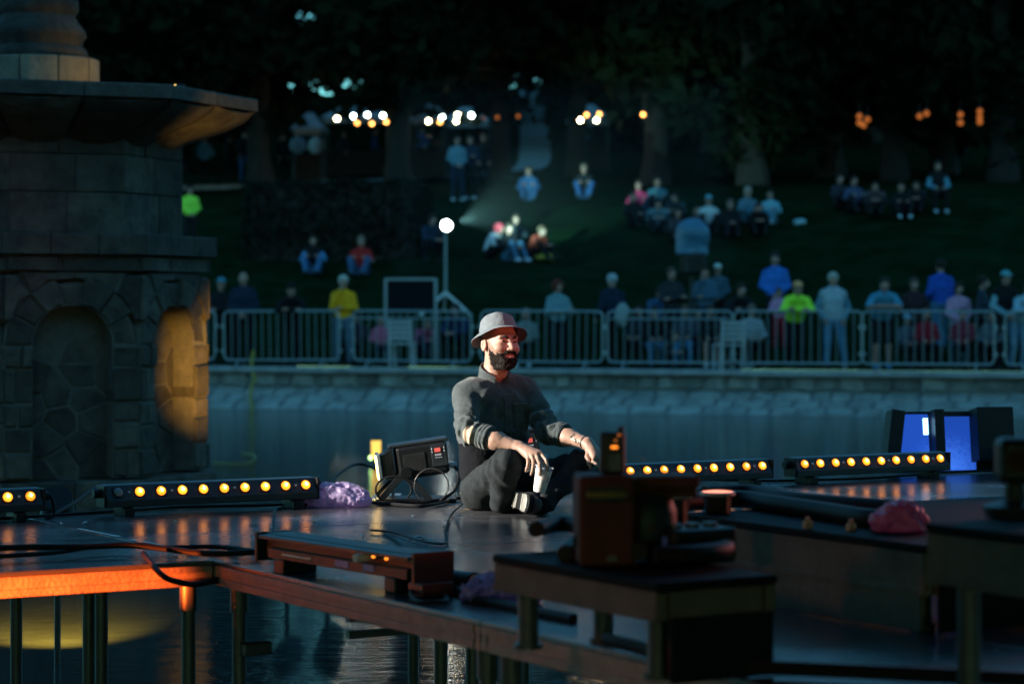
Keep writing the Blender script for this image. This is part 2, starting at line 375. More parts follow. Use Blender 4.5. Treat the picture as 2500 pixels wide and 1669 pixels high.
# water
me = raw([(-90, -12, 0), (90, -12, 0), (90, 75, 0), (-90, 75, 0)], [(0, 1, 2, 3)])
wm = mat('water', (.018, .03, .03), .07, var=.3, scale=.6, spec=.5)
n = wm.node_tree.nodes; l = wm.node_tree.links
tc = n.new('ShaderNodeTexCoord'); mp_ = n.new('ShaderNodeMapping'); mp_.inputs['Scale'].default_value = (1, 2.6, 1)
nz = n.new('ShaderNodeTexNoise'); nz.inputs['Scale'].default_value = 2.2; nz.inputs['Detail'].default_value = 5; nz.inputs['Roughness'].default_value = .6
bp = n.new('ShaderNodeBump'); bp.inputs['Strength'].default_value = .17; bp.inputs['Distance'].default_value = .05
l.new(tc.outputs['Object'], mp_.inputs[0]); l.new(mp_.outputs[0], nz.inputs['Vector']); l.new(nz.outputs['Fac'], bp.inputs['Height']); l.new(bp.outputs[0], n['Principled BSDF'].inputs['Normal'])
struct(mesh_obj('water', me, 'water'))
# bank and park ground
ss = np.concatenate([np.linspace(-140, -30, 12), np.linspace(-27, 27, 110), np.linspace(30, 140, 12)])
ts = np.concatenate([np.linspace(.3, 24, 90), np.linspace(25, 80, 56), np.linspace(90, 260, 12)])
gs, gt = np.meshgrid(ss, ts, indexing='ij')
gx = WO.x + gs * WE.x + gt * WN.x; gy = WO.y + gs * WE.y + gt * WN.y; gz = hill(gx, gy)
a, b = gs.shape; ii, jj = np.meshgrid(np.arange(a - 1), np.arange(b - 1), indexing='ij'); q0 = (ii * b + jj).ravel()
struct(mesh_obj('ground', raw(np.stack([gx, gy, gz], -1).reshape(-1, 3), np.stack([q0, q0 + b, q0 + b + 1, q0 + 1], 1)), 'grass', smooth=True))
# pale gravel path running up between the trees
def ribbon(name, pts, ws, m, dz=.03):
    vs = []; fs = []
    for i, (p, wd) in enumerate(zip(pts, ws)):
        for k in (-1, 1):
            x = p[0] + k * wd / 2; vs.append((x, p[1], float(hill(x, p[1])) + dz))
        if i: fs.append((2 * i - 2, 2 * i - 1, 2 * i + 1, 2 * i))
    return struct(mesh_obj(name, raw(vs, fs), m))
pp = [Vector((x, y)) for x, y in ((-6.5, 80), (-2.6, 84.5), (-.2, 88.5), (.75, 94), (.95, 100), (.98, 106), (.95, 112), (.9, 119), (.9, 126))]
pc = curve([(p.x, p.y, 0) for p in pp], 6)
ribbon('path', [(p.x, p.y) for p in pc], [1.35 - .15 * i / len(pc) for i in range(len(pc))], 'gravel', .05)

# ---- pool wall: core, coping, rubble face, sloping apron
wl = empty('pool_wall', W(0, 0, 0), WA, 'low grey rubble stone wall along the far edge of the pool', 'wall')
MB().box((0, .3, .33), (130, .56, .70)).build('wall_core', 'wall_mortar', wl)
c = MB(); c.add([(-65, -1.12, -.3), (65, -1.12, -.3), (65, -1.12, .0), (-65, -1.12, .0), (65, .1, .40), (-65, .1, .40), (65, .1, -.3), (-65, .1, -.3)],
      [(0, 1, 2, 3), (3, 2, 4, 5), (5, 4, 6, 7), (0, 7, 6, 1), (0, 3, 5, 7), (1, 6, 4, 2)]); c.build('apron_core', 'wall_mortar', wl)
rr = random.Random(3)
x = -15.0
while x < 15:
    L = rr.uniform(.85, 1.25); MB().box((x + L / 2, .13, .735 + rr.uniform(-.006, .006)), (L - .012, .62, .1)).build('coping_slab', 'concrete', wl, bev=.012); x += L
def rubble(x0, x1, rows, xf, name, m, wmin, wmax, dep):
    """rows: list of row boundaries; neighbouring rows share slightly crooked joints"""
    for r in range(len(rows) - 1):
        xs = [x0]
        while xs[-1] < x1: xs.append(xs[-1] + rr.uniform(wmin, wmax))
        for i in range(len(xs) - 1):
            a0, a1 = xs[i], xs[i + 1]; b0, b1 = rows[r], rows[r + 1]; h = b1 - b0
            poly = [(a0 + rr.uniform(0, .05), b0 + rr.uniform(0, .2) * h), ((a0 + a1) / 2, b0 + rr.uniform(0, .08) * h), (a1 - rr.uniform(0, .05), b0 + rr.uniform(0, .2) * h),
                    (a1 - rr.uniform(0, .06), b1 - rr.uniform(0, .2) * h), ((a0 + a1) / 2, b1 - rr.uniform(0, .06) * h), (a0 + rr.uniform(0, .06), b1 - rr.uniform(0, .2) * h)]
            f = dep * rr.uniform(.5, 1.2)
            MB().prism(poly, -.05, f, .008, min(.03, f * .7), xf).build(name, m, wl)
rubble(-14, 14, [.40, .69], lambda a, b, d: (a, .02 - d, b), 'wall_stone', 'wall_stone', .3, .62, .06)
ang = math.atan2(.40, 1.22)
rubble(-14, 14, [.0, .42, .82, 1.22], lambda a, b, d: (a, -1.12 + b * math.cos(ang) - d * math.sin(ang), .0 + b * math.sin(ang) + d * math.cos(ang)), 'apron_stone', 'apron_stone', .3, .7, .034)

# ---- crowd barriers
def make_barrier():
    b = empty('crowd_barrier'); wd = 2.36; h0, h1, r = .12, 1.07, .11; pts = []
    for cx, cz, a0 in ((wd / 2 - r, h1 - r, 0), (-wd / 2 + r, h1 - r, 90), (-wd / 2 + r, h0 + r, 180), (wd / 2 - r, h0 + r, 270)):
        for k in range(6): pts.append((cx + r * math.cos(R(a0 + 18 * k)), 0, cz + r * math.sin(R(a0 + 18 * k))))
    MB().tube(pts, .019, 8, True).build('frame', 'steel', b, smooth=True)
    bar = MB().cyl((0, 0, h0), (0, 0, h1), .007, n=6).mesh()
    for i in range(14): mesh_obj('bar', bar, 'steel', b, (-wd / 2 + wd * (i + 1) / 15, 0, 0))
    for sx in (-1, 1):
        f = MB(); f.tube(curve([(sx * .86, -.26, .012), (sx * .86, -.2, .03), (sx * .86, 0, .115), (sx * .86, .2, .03), (sx * .86, .26, .012)], 4), .017, 6); f.build('foot', 'steel', b, smooth=True)
        MB().box((sx * (wd / 2 + .03), 0, .78), (.05, .03, .09)).build('hinge', 'steel', b); MB().box((sx * (wd / 2 + .03), 0, .3), (.05, .03, .06)).build('hinge', 'steel', b)
    return b
bp0 = make_barrier(); first = True
BL = [('galvanised crowd barrier half hidden behind the stone fountain', None), ('crowd barrier in front of the navy jacket man and the black cap person', None),
      ('crowd barrier with an extra top rail in front of the floodlight tripod', 1), ('crowd barrier in front of the curly red haired woman', None),
      ('crowd barrier with an extra top rail in front of the covered follow spot', 1), ('crowd barrier the person in the lime jacket leans on', None),
      ('crowd barrier the man in the teal shirt leans on', None), ('crowd barrier beside the person in the teal beanie', None)]
for (L, extra), pxc in zip(BL, (388, 686, 1007, 1322, 1634, 1948, 2265, 2620)):
    b = bp0 if first else copy_tree(bp0); first = False
    b.location = W(s_at(pxc, .22), .22 + rr.uniform(-.05, .05), WZ); b.rotation_euler = (rr.uniform(-.025, .025), rr.uniform(-.006, .006), WA + rr.uniform(-.02, .02))
    tag(b, L, 'barrier', 'crowd barriers along the pool wall')
    if extra: MB().tube([(-1.14, 0, .93), (1.14, 0, .93)], .016, 6).build('top_rail', 'steel', b)

# ---- trees
def crown_mesh(seed, rx, rz, n_cl, per, leaf):
    g = np.random.default_rng(seed); d = g.normal(size=(n_cl, 3)); d /= np.linalg.norm(d, axis=1)[:, None]
    c = d * (g.uniform(.25, 1, n_cl) ** .45)[:, None] * np.array([rx, rx, rz]); rad = g.uniform(.55, 1.25, n_cl)
    p = g.normal(size=(n_cl, per, 3)) * .55 * rad[:, None, None] * np.array([1, 1, .75]) + c[:, None]; p = p.reshape(-1, 3); N = len(p)
    x = g.normal(size=(N, 3)); x /= np.linalg.norm(x, axis=1)[:, None]; y = np.cross(x, g.normal(size=(N, 3))); y /= np.linalg.norm(y, axis=1)[:, None]
    sz = leaf * g.uniform(.6, 1.4, N)[:, None]; x *= sz; y *= sz * .6
    v = np.stack([p - x, p - y * .9 + x * .1, p + x, p + y], 1).reshape(-1, 3); q = np.arange(4 * N).reshape(-1, 4); return raw(v, q)
crowns = [crown_mesh(11, 4.3, 5.6, 130, 70, .27), crown_mesh(12, 4.9, 5.0, 130, 70, .27), crown_mesh(13, 3.7, 6.4, 120, 70, .27)]
def trunk_mesh(seed, h):
    g = random.Random(seed); m = MB()
    pts = [(g.uniform(-.1, .1) * k, g.uniform(-.1, .1) * k, h * k / 6) for k in range(7)]; pts[0] = (0, 0, -.4)
    m.tube(curve(pts, 3), [.4 - .3 * i / 18 + (.12 if i < 2 else 0) for i in range(19)], 10)
    for i in range(7):
        z = h * g.uniform(.3, .85); a = g.uniform(0, 6.28); L = g.uniform(1.8, 3.4)
        m.tube(curve([(0, 0, z), (math.cos(a) * L * .4, math.sin(a) * L * .4, z + L * .3), (math.cos(a) * L, math.sin(a) * L, z + L * .55)], 4), [.13 - .1 * k / 8 for k in range(9)], 6)
    return m.mesh()
trunks = [trunk_mesh(21, 10), trunk_mesh(22, 10.5), trunk_mesh(23, 11)]
TREES = [  # px, Y, crown lift, scale, kind, label
 (973, 70, 7.9, 1.0, 0, 'broad dark tree with the thick trunk between the two clusters of lit lamps'),
 (640, 74, 7.4, 1.0, 1, 'dark leafy tree over the couple in pale jackets'),
 (300, 78, 7.2, 1.05, 2, 'dark tree rising behind the stone fountain'),
 (1215, 79, 8.6, .95, 2, 'slim dark tree just left of the pale gravel path'),
 (1410, 82, 8.3, .95, 0, 'dark tree just right of the pale gravel path over the lamp cluster'),
 (1600, 73, 7.4, 1.0, 1, 'dark tree beside the lone orange lamp'),
 (1840, 70, 7.0, 1.0, 2, 'tall dark tree above the seated rows on the grass'),
 (2030, 76, 7.2, 1.0, 0, 'dark tree left of the ring of orange lights'),
 (2185, 72, 7.0, .9, 1, 'dark tree between the orange lights at the dark end of the park'),
 (2305, 75, 7.2, .95, 2, 'dark tree left of the two tall orange lights'),
 (2450, 69, 6.8, 1.0, 0, 'dark tree right of the tall orange lights'),
 (2620, 74, 7.0, 1.0, 1, 'dark tree at the end of the row past the orange lights'),
 (60, 72, 7.0, 1.0, 0, 'dark tree hidden behind the fountain column')]
far = [(-60, 112), (170, 118), (400, 110), (500, 121), (1010, 116), (1060, 109), (1180, 122), (1420, 117), (1530, 110), (1680, 119), (1820, 112), (1960, 121), (2090, 111), (2240, 118), (2390, 112), (2540, 120), (1100, 100), (1480, 98), (1740, 96), (2140, 97), (2380, 98), (430, 97)]
for i, (px, Y) in enumerate(far): TREES.append((px, Y, 7.0 if 1150 < px < 1450 else 6.2, 1.1, i % 3, 'dark tree in the distant wood behind the park lamps'))
def open_gap(me, loc, rot, lift, sc, holes):
    """copy of a crown with a few gaps through its leaves (holes: x, z, radius in metres)"""
    n = len(me.vertices); v = np.empty(n * 3, np.float32); me.vertices.foreach_get('co', v); v = v.reshape(-1, 4, 3); c = v.mean(1)
    X = loc[0] + sc * (c[:, 0] * math.cos(rot) - c[:, 1] * math.sin(rot)); Z = loc[2] + sc * (c[:, 2] + lift); keep = np.ones(len(c), bool)
    for hx, hz, hr in holes: keep &= np.hypot(X - hx, Z - hz) > hr * (1 + .25 * np.sin(c[:, 1] * 3))
    v = v[keep].reshape(-1, 3); return raw(v, np.arange(len(v)).reshape(-1, 4))
HOLES = [(-6.35, 11.0, .55), (-6.15, 10.45, .62), (-6.75, 10.2, .38), (-6.3, 11.6, .4), (-4.15, 9.2, .25)]
for i, (px, Y, lift, sc, kd, lab) in enumerate(TREES):
    x = (px - 1250) / F * Y; z = float(hill(x, Y)); ra = rr.uniform(0, 6.28); t = empty('park_tree', (x, Y, z), ra, lab, 'tree', 'trees of the dark park'); t.scale = (sc,) * 3
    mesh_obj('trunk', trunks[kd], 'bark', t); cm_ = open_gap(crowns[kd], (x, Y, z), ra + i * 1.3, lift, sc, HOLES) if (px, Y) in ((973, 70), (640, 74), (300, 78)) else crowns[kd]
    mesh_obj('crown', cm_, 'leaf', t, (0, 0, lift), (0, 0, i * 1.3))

# trees added behind and beside the camera, out of view, to block low sky glow
for i, (x, y) in enumerate([(-30 + 5.2 * k, -17 - 3 * (k % 2)) for k in range(12)] + [(-31, -8), (-33, 0), (-34, 9), (-35, 18), (33, -8), (34, 0), (36, 9), (37, 19)]):
    t = empty('park_tree', (x, y, .6), i * 1.9, 'unseen dark tree added on the near bank to block the low sky', 'tree', 'trees of the near bank'); t.scale = (1.25,) * 3
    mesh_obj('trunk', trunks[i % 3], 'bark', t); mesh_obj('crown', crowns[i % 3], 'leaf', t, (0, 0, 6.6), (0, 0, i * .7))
me = raw([(-90, -60, .55), (90, -60, .55), (90, -12, .55), (-90, -12, .55)], [(0, 1, 2, 3)]); struct(mesh_obj('near_bank', me, 'grass'))
# ---- clipped hedge on the bank
hp = hit(820, 640); hd = empty('hedge', (hp.x, hp.y + .7, hp.z - .1), WA * .6, 'tall clipped dark hedge block on the grass bank', 'hedge')
MB().box((0, 0, .97), (4.1, 1.1, 1.9), taper=.97).build('inner_branches', 'wood_dark', hd)
g = np.random.default_rng(5); N = 9000; pl = g.uniform(-1, 1, (N, 3)); k = g.integers(0, 3, N); k = np.where(g.random(N) < .55, 1, k); pl[np.arange(N), k] = np.sign(pl[np.arange(N), k]) * g.uniform(.97, 1.06, N)
pl = pl * np.array([2.12, .6, 1.0]) + np.array([0, 0, 1.0]); pl += .05 * np.sin(pl[:, [1, 2, 0]] * 5)
x = g.normal(size=(N, 3)); x *= (.06 / np.linalg.norm(x, axis=1))[:, None]; y = g.normal(size=(N, 3)); y *= (.05 / np.linalg.norm(y, axis=1))[:, None]
mesh_obj('leaves', raw(np.stack([pl - x, pl - y, pl + x, pl + y], 1).reshape(-1, 3), np.arange(4 * N).reshape(-1, 4)), 'leaf_hedge', hd)
kp = hit(436, 463); kq = hit(594, 458); kv = kq - kp
MB().box(((kp + kq) / 2 + Vector((0, 0, .03))), (kv.length, .18, .16), (0, -math.asin(kv.z / kv.length), math.atan2(kv.y, kv.x))).build('kerb', 'concrete', bev=.01)
tag(bpy.data.objects['kerb'], 'pale stone kerb at the top of the bank beside the fountain', 'kerb')

# ---- market stalls and their lamps
def stall(px, Y, wd, hgt, lab):
    x = (px - 1250) / F * Y; z = float(hill(x, Y)); t = empty('market_stall', (x, Y, z), 0, lab, 'stall', 'market stalls under the trees')
    dp = 1.8
    for sx in (-1, 1):
        for sy in (-1, 1): MB().cyl((sx * wd / 2, sy * dp / 2, -.2), (sx * wd / 2, sy * dp / 2, hgt), .03, n=8).build('post', 'dark_metal', t)
    c = MB(); e = .12; c.add([(-wd / 2 - e, -dp / 2 - e, hgt), (wd / 2 + e, -dp / 2 - e, hgt), (wd / 2 + e, dp / 2 + e, hgt), (-wd / 2 - e, dp / 2 + e, hgt), (-wd * .12, 0, hgt + .62), (wd * .12, 0, hgt + .62)],
        [(0, 1, 5, 4), (1, 2, 5), (2, 3, 4, 5), (3, 0, 4), (3, 2, 1, 0)]); c.build('canopy', 'canopy_white', t)
    v = MB()
    for i in range(8): v.box((-wd / 2 + wd * (i + .5) / 8, -dp / 2 - e - .004, hgt - .1), (wd / 8 - .01, .012, .2))
    v.build('valance', 'canopy_white', t)
    MB().box((0, -dp / 2 + .2, .45), (wd - .1, .5, .9)).build('counter', 'wood_dark', t, bev=.01)
    return t
stall(757, 82, .9, 1.75, 'small white canopy stall behind the couple in pale jackets')
stall(872, 86, 2.2, 2.05, 'wide white canopy stall under the left lamp cluster')
stall(1050, 84, 1.1, 2.0, 'white canopy stall beside the thick trunk')
stall(1140, 90, 1.6, 1.8, 'pale canopy stall behind the brightest lamps')
stall(1437, 88, 1.4, 1.8, 'grey canopy stall under the lamp cluster right of the path')
bulb = MB().lathe([(.001, -.075), (.045, -.06), (.072, -.02), (.072, .02), (.045, .055), (.025, .07)], 12).mesh()
cap = MB().cyl((0, 0, .06), (0, 0, .13), .03, .024, 8).cyl((0, 0, .13), (0, 0, .34), .006, n=5).mesh()
BULBS = [(823, 290, 'warm'), (862, 284, 'white'), (872, 301, 'orange'), (897, 281, 'white'), (908, 302, 'orange'), (935, 282, 'white'), (943, 298, 'orange'),
 (1046, 296, 'warm'), (1079, 286, 'white'), (1074, 298, 'orange'), (1117, 281, 'warm'), (1114, 296, 'warm'), (1130, 279, 'white'), (1151, 282, 'white'), (1180, 292, 'dim'),
 (1417, 294, 'warm'), (1432, 281, 'orange'), (1456, 294, 'warm'), (1463, 279, 'orange'), (1570, 280, 'orange'), (1265, 284, 'dim'), (1214, 287, 'dim')]
for i, (px, py, kd) in enumerate(BULBS):
    where = 'by the wide white canopy stall' if px < 1000 else 'beside the thick trunk' if px < 1300 else 'right of the pale path'
    nm = {'warm': 'warm white', 'white': 'cool white', 'orange': 'orange', 'dim': 'dim orange'}[kd]
    o = empty('hanging_lamp', P(px, py, 70.5 + (i * 3.7) % 3), 0, 'small round %s lamp hanging %s' % (nm, where), 'lamp', '%s lamps hanging %s' % (nm, where))
    mesh_obj('globe', bulb.copy(), 'bulb_' + kd, o, smooth=True); mesh_obj('fitting', cap, 'dark_metal', o); o.scale = (.75,) * 3
for px, pys in ((2098, (284, 300)), (2118, (292,)), (2108, (306,)), (2262, (277,)), (2245, (284,)), (2345, (280, 300)), (2392, (272, 286, 298))):
    for py in pys:
        o = empty('hanging_lamp', P(px, py, 64), 0, 'dim orange lamp glimmering between the trunks at the dark end of the park', 'lamp', 'orange lamps between the far trunks')
        mesh_obj('globe', bulb.copy(), 'bulb_dim', o, smooth=True); mesh_obj('fitting', cap, 'dark_metal', o); o.scale = (1.0,) * 3

# ================================================================== STONE FOUNTAIN
TC = Vector((-3.92, 20, 0)); TR = 1.40; AP = TR * math.cos(R(22.5)); HWd = TR * math.sin(R(22.5)); PHI = 23
ft = empty('stone_fountain', TC, 0, 'octagonal stone fountain with arched niches and a wide flared bowl', 'fountain')
def facexf(a, b, d): return (a, -d, b)          # face local: a to the right, d outwards (towards -y), b up
def octa(r, z0, z1, m, name, r1=None, rot=None):
    k = 1 / math.cos(R(22.5)); r1 = r if r1 is None else r1
    return MB().lathe([(r * k, z0), (r1 * k, z1)], 8, a0=R(22.5) + R(PHI - 90) ).build(name, m, ft)
octa(AP - .25, -.4, 2.5, 'mortar', 'core')
stones = []        # (poly, depth front, material)
rs = random.Random(9); nh = .315; zs = 1.655; zb = .62; ro = .515
def crs(a0, a1, zz):
    for i in range(len(zz) - 1):
        cut = rs.choice([0, 0, 1]); xs_ = [a0, a1] if not cut else [a0, a0 + (a1 - a0) * rs.uniform(.35, .65), a1]
        for j in range(len(xs_) - 1): stones.append([(xs_[j], zz[i]), (xs_[j + 1], zz[i]), (xs_[j + 1], zz[i + 1]), (xs_[j], zz[i + 1])])
def cuts(z0, z1, n):
    c = [z0 + (z1 - z0) * (i + (rs.uniform(-.22, .22) if 0 < i < n else 0)) / n for i in range(n + 1)]; return c
crs(-HWd, -nh, cuts(zb, zs, 5)); crs(nh, HWd, cuts(zb, zs, 5))
va = [0, 28, 52, 80, 104, 130, 153, 180]
for i in range(7):
    p = [(nh * math.cos(R(va[i] + (va[i + 1] - va[i]) * k / 3)), zs + nh * math.sin(R(va[i] + (va[i + 1] - va[i]) * k / 3))) for k in range(4)]
    r2 = ro * rs.uniform(.95, 1.06)
    q = [(max(-HWd, min(HWd, r2 * math.cos(R(va[i] + (va[i + 1] - va[i]) * k / 3)))), zs + r2 * math.sin(R(va[i] + (va[i + 1] - va[i]) * k / 3))) for k in range(3, -1, -1)]
    stones.append(p + q)
arc = [(ro * 1.03 * math.cos(R(k)), zs + ro * 1.03 * math.sin(R(k))) for k in range(20, 91, 10)]
for sx in (1, -1):
    stones.append([(sx * HWd, zs + .19)] + [(sx * x_, z_) for x_, z_ in arc[:4]] + [(sx * .43, zs + .55), (sx * HWd, zs + .55)])
    stones.append([(sx * x_, z_) for x_, z_ in arc[3:]] + [(0, zs + .575), (sx * .42, zs + .565)])
crs(-HWd, -.1, [2.24, 2.35]); crs(-.1, HWd, [2.24, 2.35])
# rubble panel at the back of the niche: Voronoi cells
def voronoi(pts, x0, x1, y0, y1):
    cells = []
    for i, p in enumerate(pts):
        poly = [(x0, y0), (x1, y0), (x1, y1), (x0, y1)]
        for j, q in enumerate(pts):
            if i == j: continue
            mx, my, nx, ny = (p[0] + q[0]) / 2, (p[1] + q[1]) / 2, q[0] - p[0], q[1] - p[1]; out = []
            for k in range(len(poly)):
                A, B = poly[k], poly[(k + 1) % len(poly)]; da = (A[0] - mx) * nx + (A[1] - my) * ny; db = (B[0] - mx) * nx + (B[1] - my) * ny
                if da <= 0: out.append(A)
                if da * db < 0: t_ = da / (da - db); out.append((A[0] + (B[0] - A[0]) * t_, A[1] + (B[1] - A[1]) * t_))
            poly = out
            if len(poly) < 3: break
        if len(poly) >= 3: cells.append(poly)
    return cells
vp = []
while len(vp) < 17:
    c = (rs.uniform(-.33, .33), rs.uniform(.62, 1.97))
    if all(math.hypot(c[0] - d[0], c[1] - d[1]) > .175 for d in vp): vp.append(c)
rubs = voronoi(vp, -.36, .36, .6, 2.0)
fm = []
for poly in stones:
    poly = [(a_ + rs.uniform(-.007, .007), b_ + rs.uniform(-.007, .007)) for a_, b_ in poly]; f = AP + rs.uniform(-.006, .03); fm.append((MB().prism(poly, AP - .24, f, .007, .02, facexf).mesh(), 'stone'))
for poly in rubs:
    f = AP - .21 + rs.uniform(-.01, .025); fm.append((MB().prism(poly, AP - .3, f, .007, .016, facexf).mesh(), 'stone'))
mm = MB()
for poly in stones: mm.prism(poly, AP - .24, AP - .012, 0, .0, facexf)
mm.add([(-.36, -(AP - .212), .6), (.36, -(AP - .212), .6), (.36, -(AP - .212), 2.0), (-.36, -(AP - .212), 2.0)], [(0, 1, 2, 3)])
mme = mm.mesh()
for k in range(8):
    rz = R(PHI + 45 * (k - 2))
    mesh_obj('mortar_face', mme, 'mortar', ft, rot=(0, 0, rz))
    if k in (1, 2, 3, 4):
        for me_, mn in fm: mesh_obj('stone', me_, mn, ft, rot=(0, 0, rz))
def ringstones(name, m, r0, r1, z0, z1, per, jit=.0, gap=.004):
    """octagonal course of trapezoid slabs"""
    for k in range(8):
        for j in range(per):
            f0, f1 = j / per, (j + 1) / per; vs = []
            for r_, f_ in ((r1, f0), (r1, f1), (r0, f1), (r0, f0)):
                h_ = r_ * math.tan(R(22.5)); vs.append((-h_ + 2 * h_ * f_ , r_))
            vs = [(vs[0][0] + gap, vs[0][1]), (vs[1][0] - gap, vs[1][1]), (vs[2][0] - gap, vs[2][1]), (vs[3][0] + gap, vs[3][1])]
            q = MB().prism(vs, z0, z1 + rs.uniform(-jit, jit), 0, .012, lambda a, d, b: (a, -d, b)).build(name, m, ft, rot=(0, 0, R(PHI + 45 * k)))
ringstones('plinth_stone', 'stone', AP - .3, AP + .07, -.35, .60, 2, .0)
ringstones('cornice_stone', 'stone', AP - .3, AP + .075, 2.37, 2.53, 3, .004)
# upper drum, panels of each side
octa(1.05, 2.5, 3.4, 'mortar', 'upper_core')
for k in range(8):
    h_ = 1.10 * math.tan(R(22.5))
    for (z0, z1) in ((2.535, 2.86), (2.863, 3.16), (3.163, 3.36)):
        sp = rs.uniform(-.15, .15)
        for a0, a1 in ((-h_, sp), (sp, h_)):
            MB().prism([(a0, z0), (a1, z0), (a1, z1), (a0, z1)], 1.03, 1.10 + rs.uniform(-.006, .01), .002, .008, facexf).build('drum_stone', 'stone', ft, rot=(0, 0, R(PHI + 45 * k)))
# flared bowl: curved corbel stones and the rim slabs
for k in range(8):
    for j in range(2):
        m = MB(); prof = [(1.09, 3.27), (1.16, 3.33), (1.31, 3.385), (1.47, 3.44), (1.61, 3.51), (1.665, 3.565)]; vs = []; nP = len(prof)
        for r_, z_ in prof:
            h_ = r_ * math.tan(R(22.5)); a0 = -h_ + 2 * h_ * j / 2 + .012 + .02 * (r_ - 1.09); a1 = -h_ + 2 * h_ * (j + 1) / 2 - .012 - .02 * (r_ - 1.09)
            mid = (a0 + a1) / 2
            for f_, bul in ((0, 0), (.25, .022), (.5, .03), (.75, .022), (1, 0)): vs.append((a0 + (a1 - a0) * f_, -r_ - bul * .6, z_ - bul))
        fs = [(i * 5 + c_, i * 5 + c_ + 1, (i + 1) * 5 + c_ + 1, (i + 1) * 5 + c_) for i in range(nP - 1) for c_ in range(4)]
        b0 = len(vs); vs += [(vs[0][0], -.95, 3.6), (vs[4][0], -.95, 3.6), (vs[4][0], -.95, 3.27), (vs[0][0], -.95, 3.27)]; e = (nP - 1) * 5
        fs += [(e, e + 1, e + 2, e + 3, e + 4, b0 + 1, b0), (0, b0 + 3, b0 + 2, 4, 3, 2, 1), tuple([i * 5 for i in range(nP)] + [b0, b0 + 3]), tuple([i * 5 + 4 for i in range(nP)][::-1] + [b0 + 2, b0 + 1])]
        m.add(vs, fs).build('corbel_stone', 'stone', ft, rot=(0, 0, R(PHI + 45 * k)), smooth=True)
octa(1.03, 3.36, 3.6, 'mortar', 'bowl_core')
octa(1.6, 3.53, 3.568, 'mortar', 'bowl_bed')
ringstones('rim_slab', 'stone', .45, 1.68, 3.572, 3.675, 2, .006)
# block ring and turned column above
octa(.43, 3.68, 3.99, 'mortar', 'ring_core')
for k in range(10):
    a0, a1 = 36 * k + 12, 36 * (k + 1) + 12; po = [(.505 * math.cos(R(a0 + (a1 - a0) * i / 4)), .505 * math.sin(R(a0 + (a1 - a0) * i / 4))) for i in range(5)] + [(.33 * math.cos(R(a1)), .33 * math.sin(R(a1))), (.33 * math.cos(R(a0)), .33 * math.sin(R(a0)))]
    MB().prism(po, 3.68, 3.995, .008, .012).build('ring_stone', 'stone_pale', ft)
MB().lathe([(r_ * .66, z_) for r_, z_ in [(.3, 3.98), (.60, 3.985), (.625, 4.03), (.6, 4.08), (.55, 4.1), (.56, 4.15), (.6, 4.19), (.58, 4.24), (.5, 4.3), (.46, 4.36), (.5, 4.4), (.5, 4.48), (.45, 4.53), (.42, 4.8), (.5, 5.0), (.52, 5.1), (.3, 5.15)]], 28).build('turned_column', 'stone', ft, smooth=True)

# ================================================================== STAGE
def deck(du, dv, name='stage_deck', legs=1.35, panel='deck', sides=(-1, 1)):
    d = empty(name)
    MB().box((0, 0, -.009), (du - .006, dv - .006, .018)).build('panel', panel, d, bev=.003)
    for s_ in (-1, 1):
        for L, off, ax in ((du, dv / 2 - .02, 0), (dv, du / 2 - .02, 1)):
            m = MB(); L2 = L - .01 if ax == 0 else L - .09
            for zz, th, hh in ((-.032, .036, .026), (-.056, .026, .022), (-.082, .036, .030)):
                m.box((0, s_ * off, zz), (L2, th, hh)) if ax == 0 else m.box((s_ * off, 0, zz), (th, L2, hh))
            m.build('rail', 'aluminium', d, bev=.002)
    for sx in sides:
        for sy in (-1, 1):
            x_, y_ = sx * (du / 2 - .075), sy * (dv / 2 - .075)
            MB().cyl((x_, y_, -.02), (x_, y_, -legs), .028, n=12).cyl((x_, y_, -.095), (x_, y_, -.2), .036, n=12).build('leg', 'leg_metal', d, smooth=True)
    return d
dA = deck(2.1, 1.1, sides=(1,)); dB = deck(1.05, 2.1)
LA = {(-1, 0): 'long back row stage deck under the amber bar past the niche', (0, 0): 'long back row stage deck under the amber bar with one dark lens',
      (1, 0): 'long back row stage deck the man in the hat sits on', (2, 0): 'long back row stage deck under the blue lit panels',
      (-1, 1): 'long stage deck whose front rail is lit bright orange', (0, 1): 'long stage deck between the orange rail corner and the purple bag',
      (1, 1): 'long stage deck in front of the man in the hat', (2, 1): 'long stage deck with orange lamp reflections before the blue panels'}
LB = {(0, 0): 'crosswise stage deck carrying the loose bar light at its edge', (0, 1): 'crosswise stage deck with a thick cable along its near edge', (1, 0): 'crosswise stage deck with the violet bag and the moving head platform'}
fA = fB = True; SD = 'dark coated plywood stage deck with an aluminium frame standing in the pool on tube legs'
for i in range(-1, 3):
    for j in range(2):
        o = dA if fA else copy_tree(dA); fA = False; o.location = S(2.1 * (i + .5), -2.2 + 1.1 * (j + .5)); o.rotation_euler = (0, 0, TH)
        tag(o, LA[(i, j)], 'stage deck', 'dark stage decks')
for i in range(6):
    for j in range(2):
        o = dB if fB else copy_tree(dB); fB = False; o.location = S(1.05 * (i + .5), 2.1 * (j + .5)); o.rotation_euler = (0, 0, TH)
        tag(o, LB.get((i, j), 'dark crosswise stage deck mostly hidden under the raised platforms'), 'stage deck', 'crosswise stage decks')
        if i == 0 and j == 0:
            for zz, y_ in ((-.25, .93), (-.315, .93)): MB().box((.55, y_, zz), (1.1, .03, .03)).build('brace', 'dark_metal', o)
            MB().box((-.4, .93, -.34), (.12, .05, .05)).build('brace_clamp', 'dark_metal', o, bev=.006)
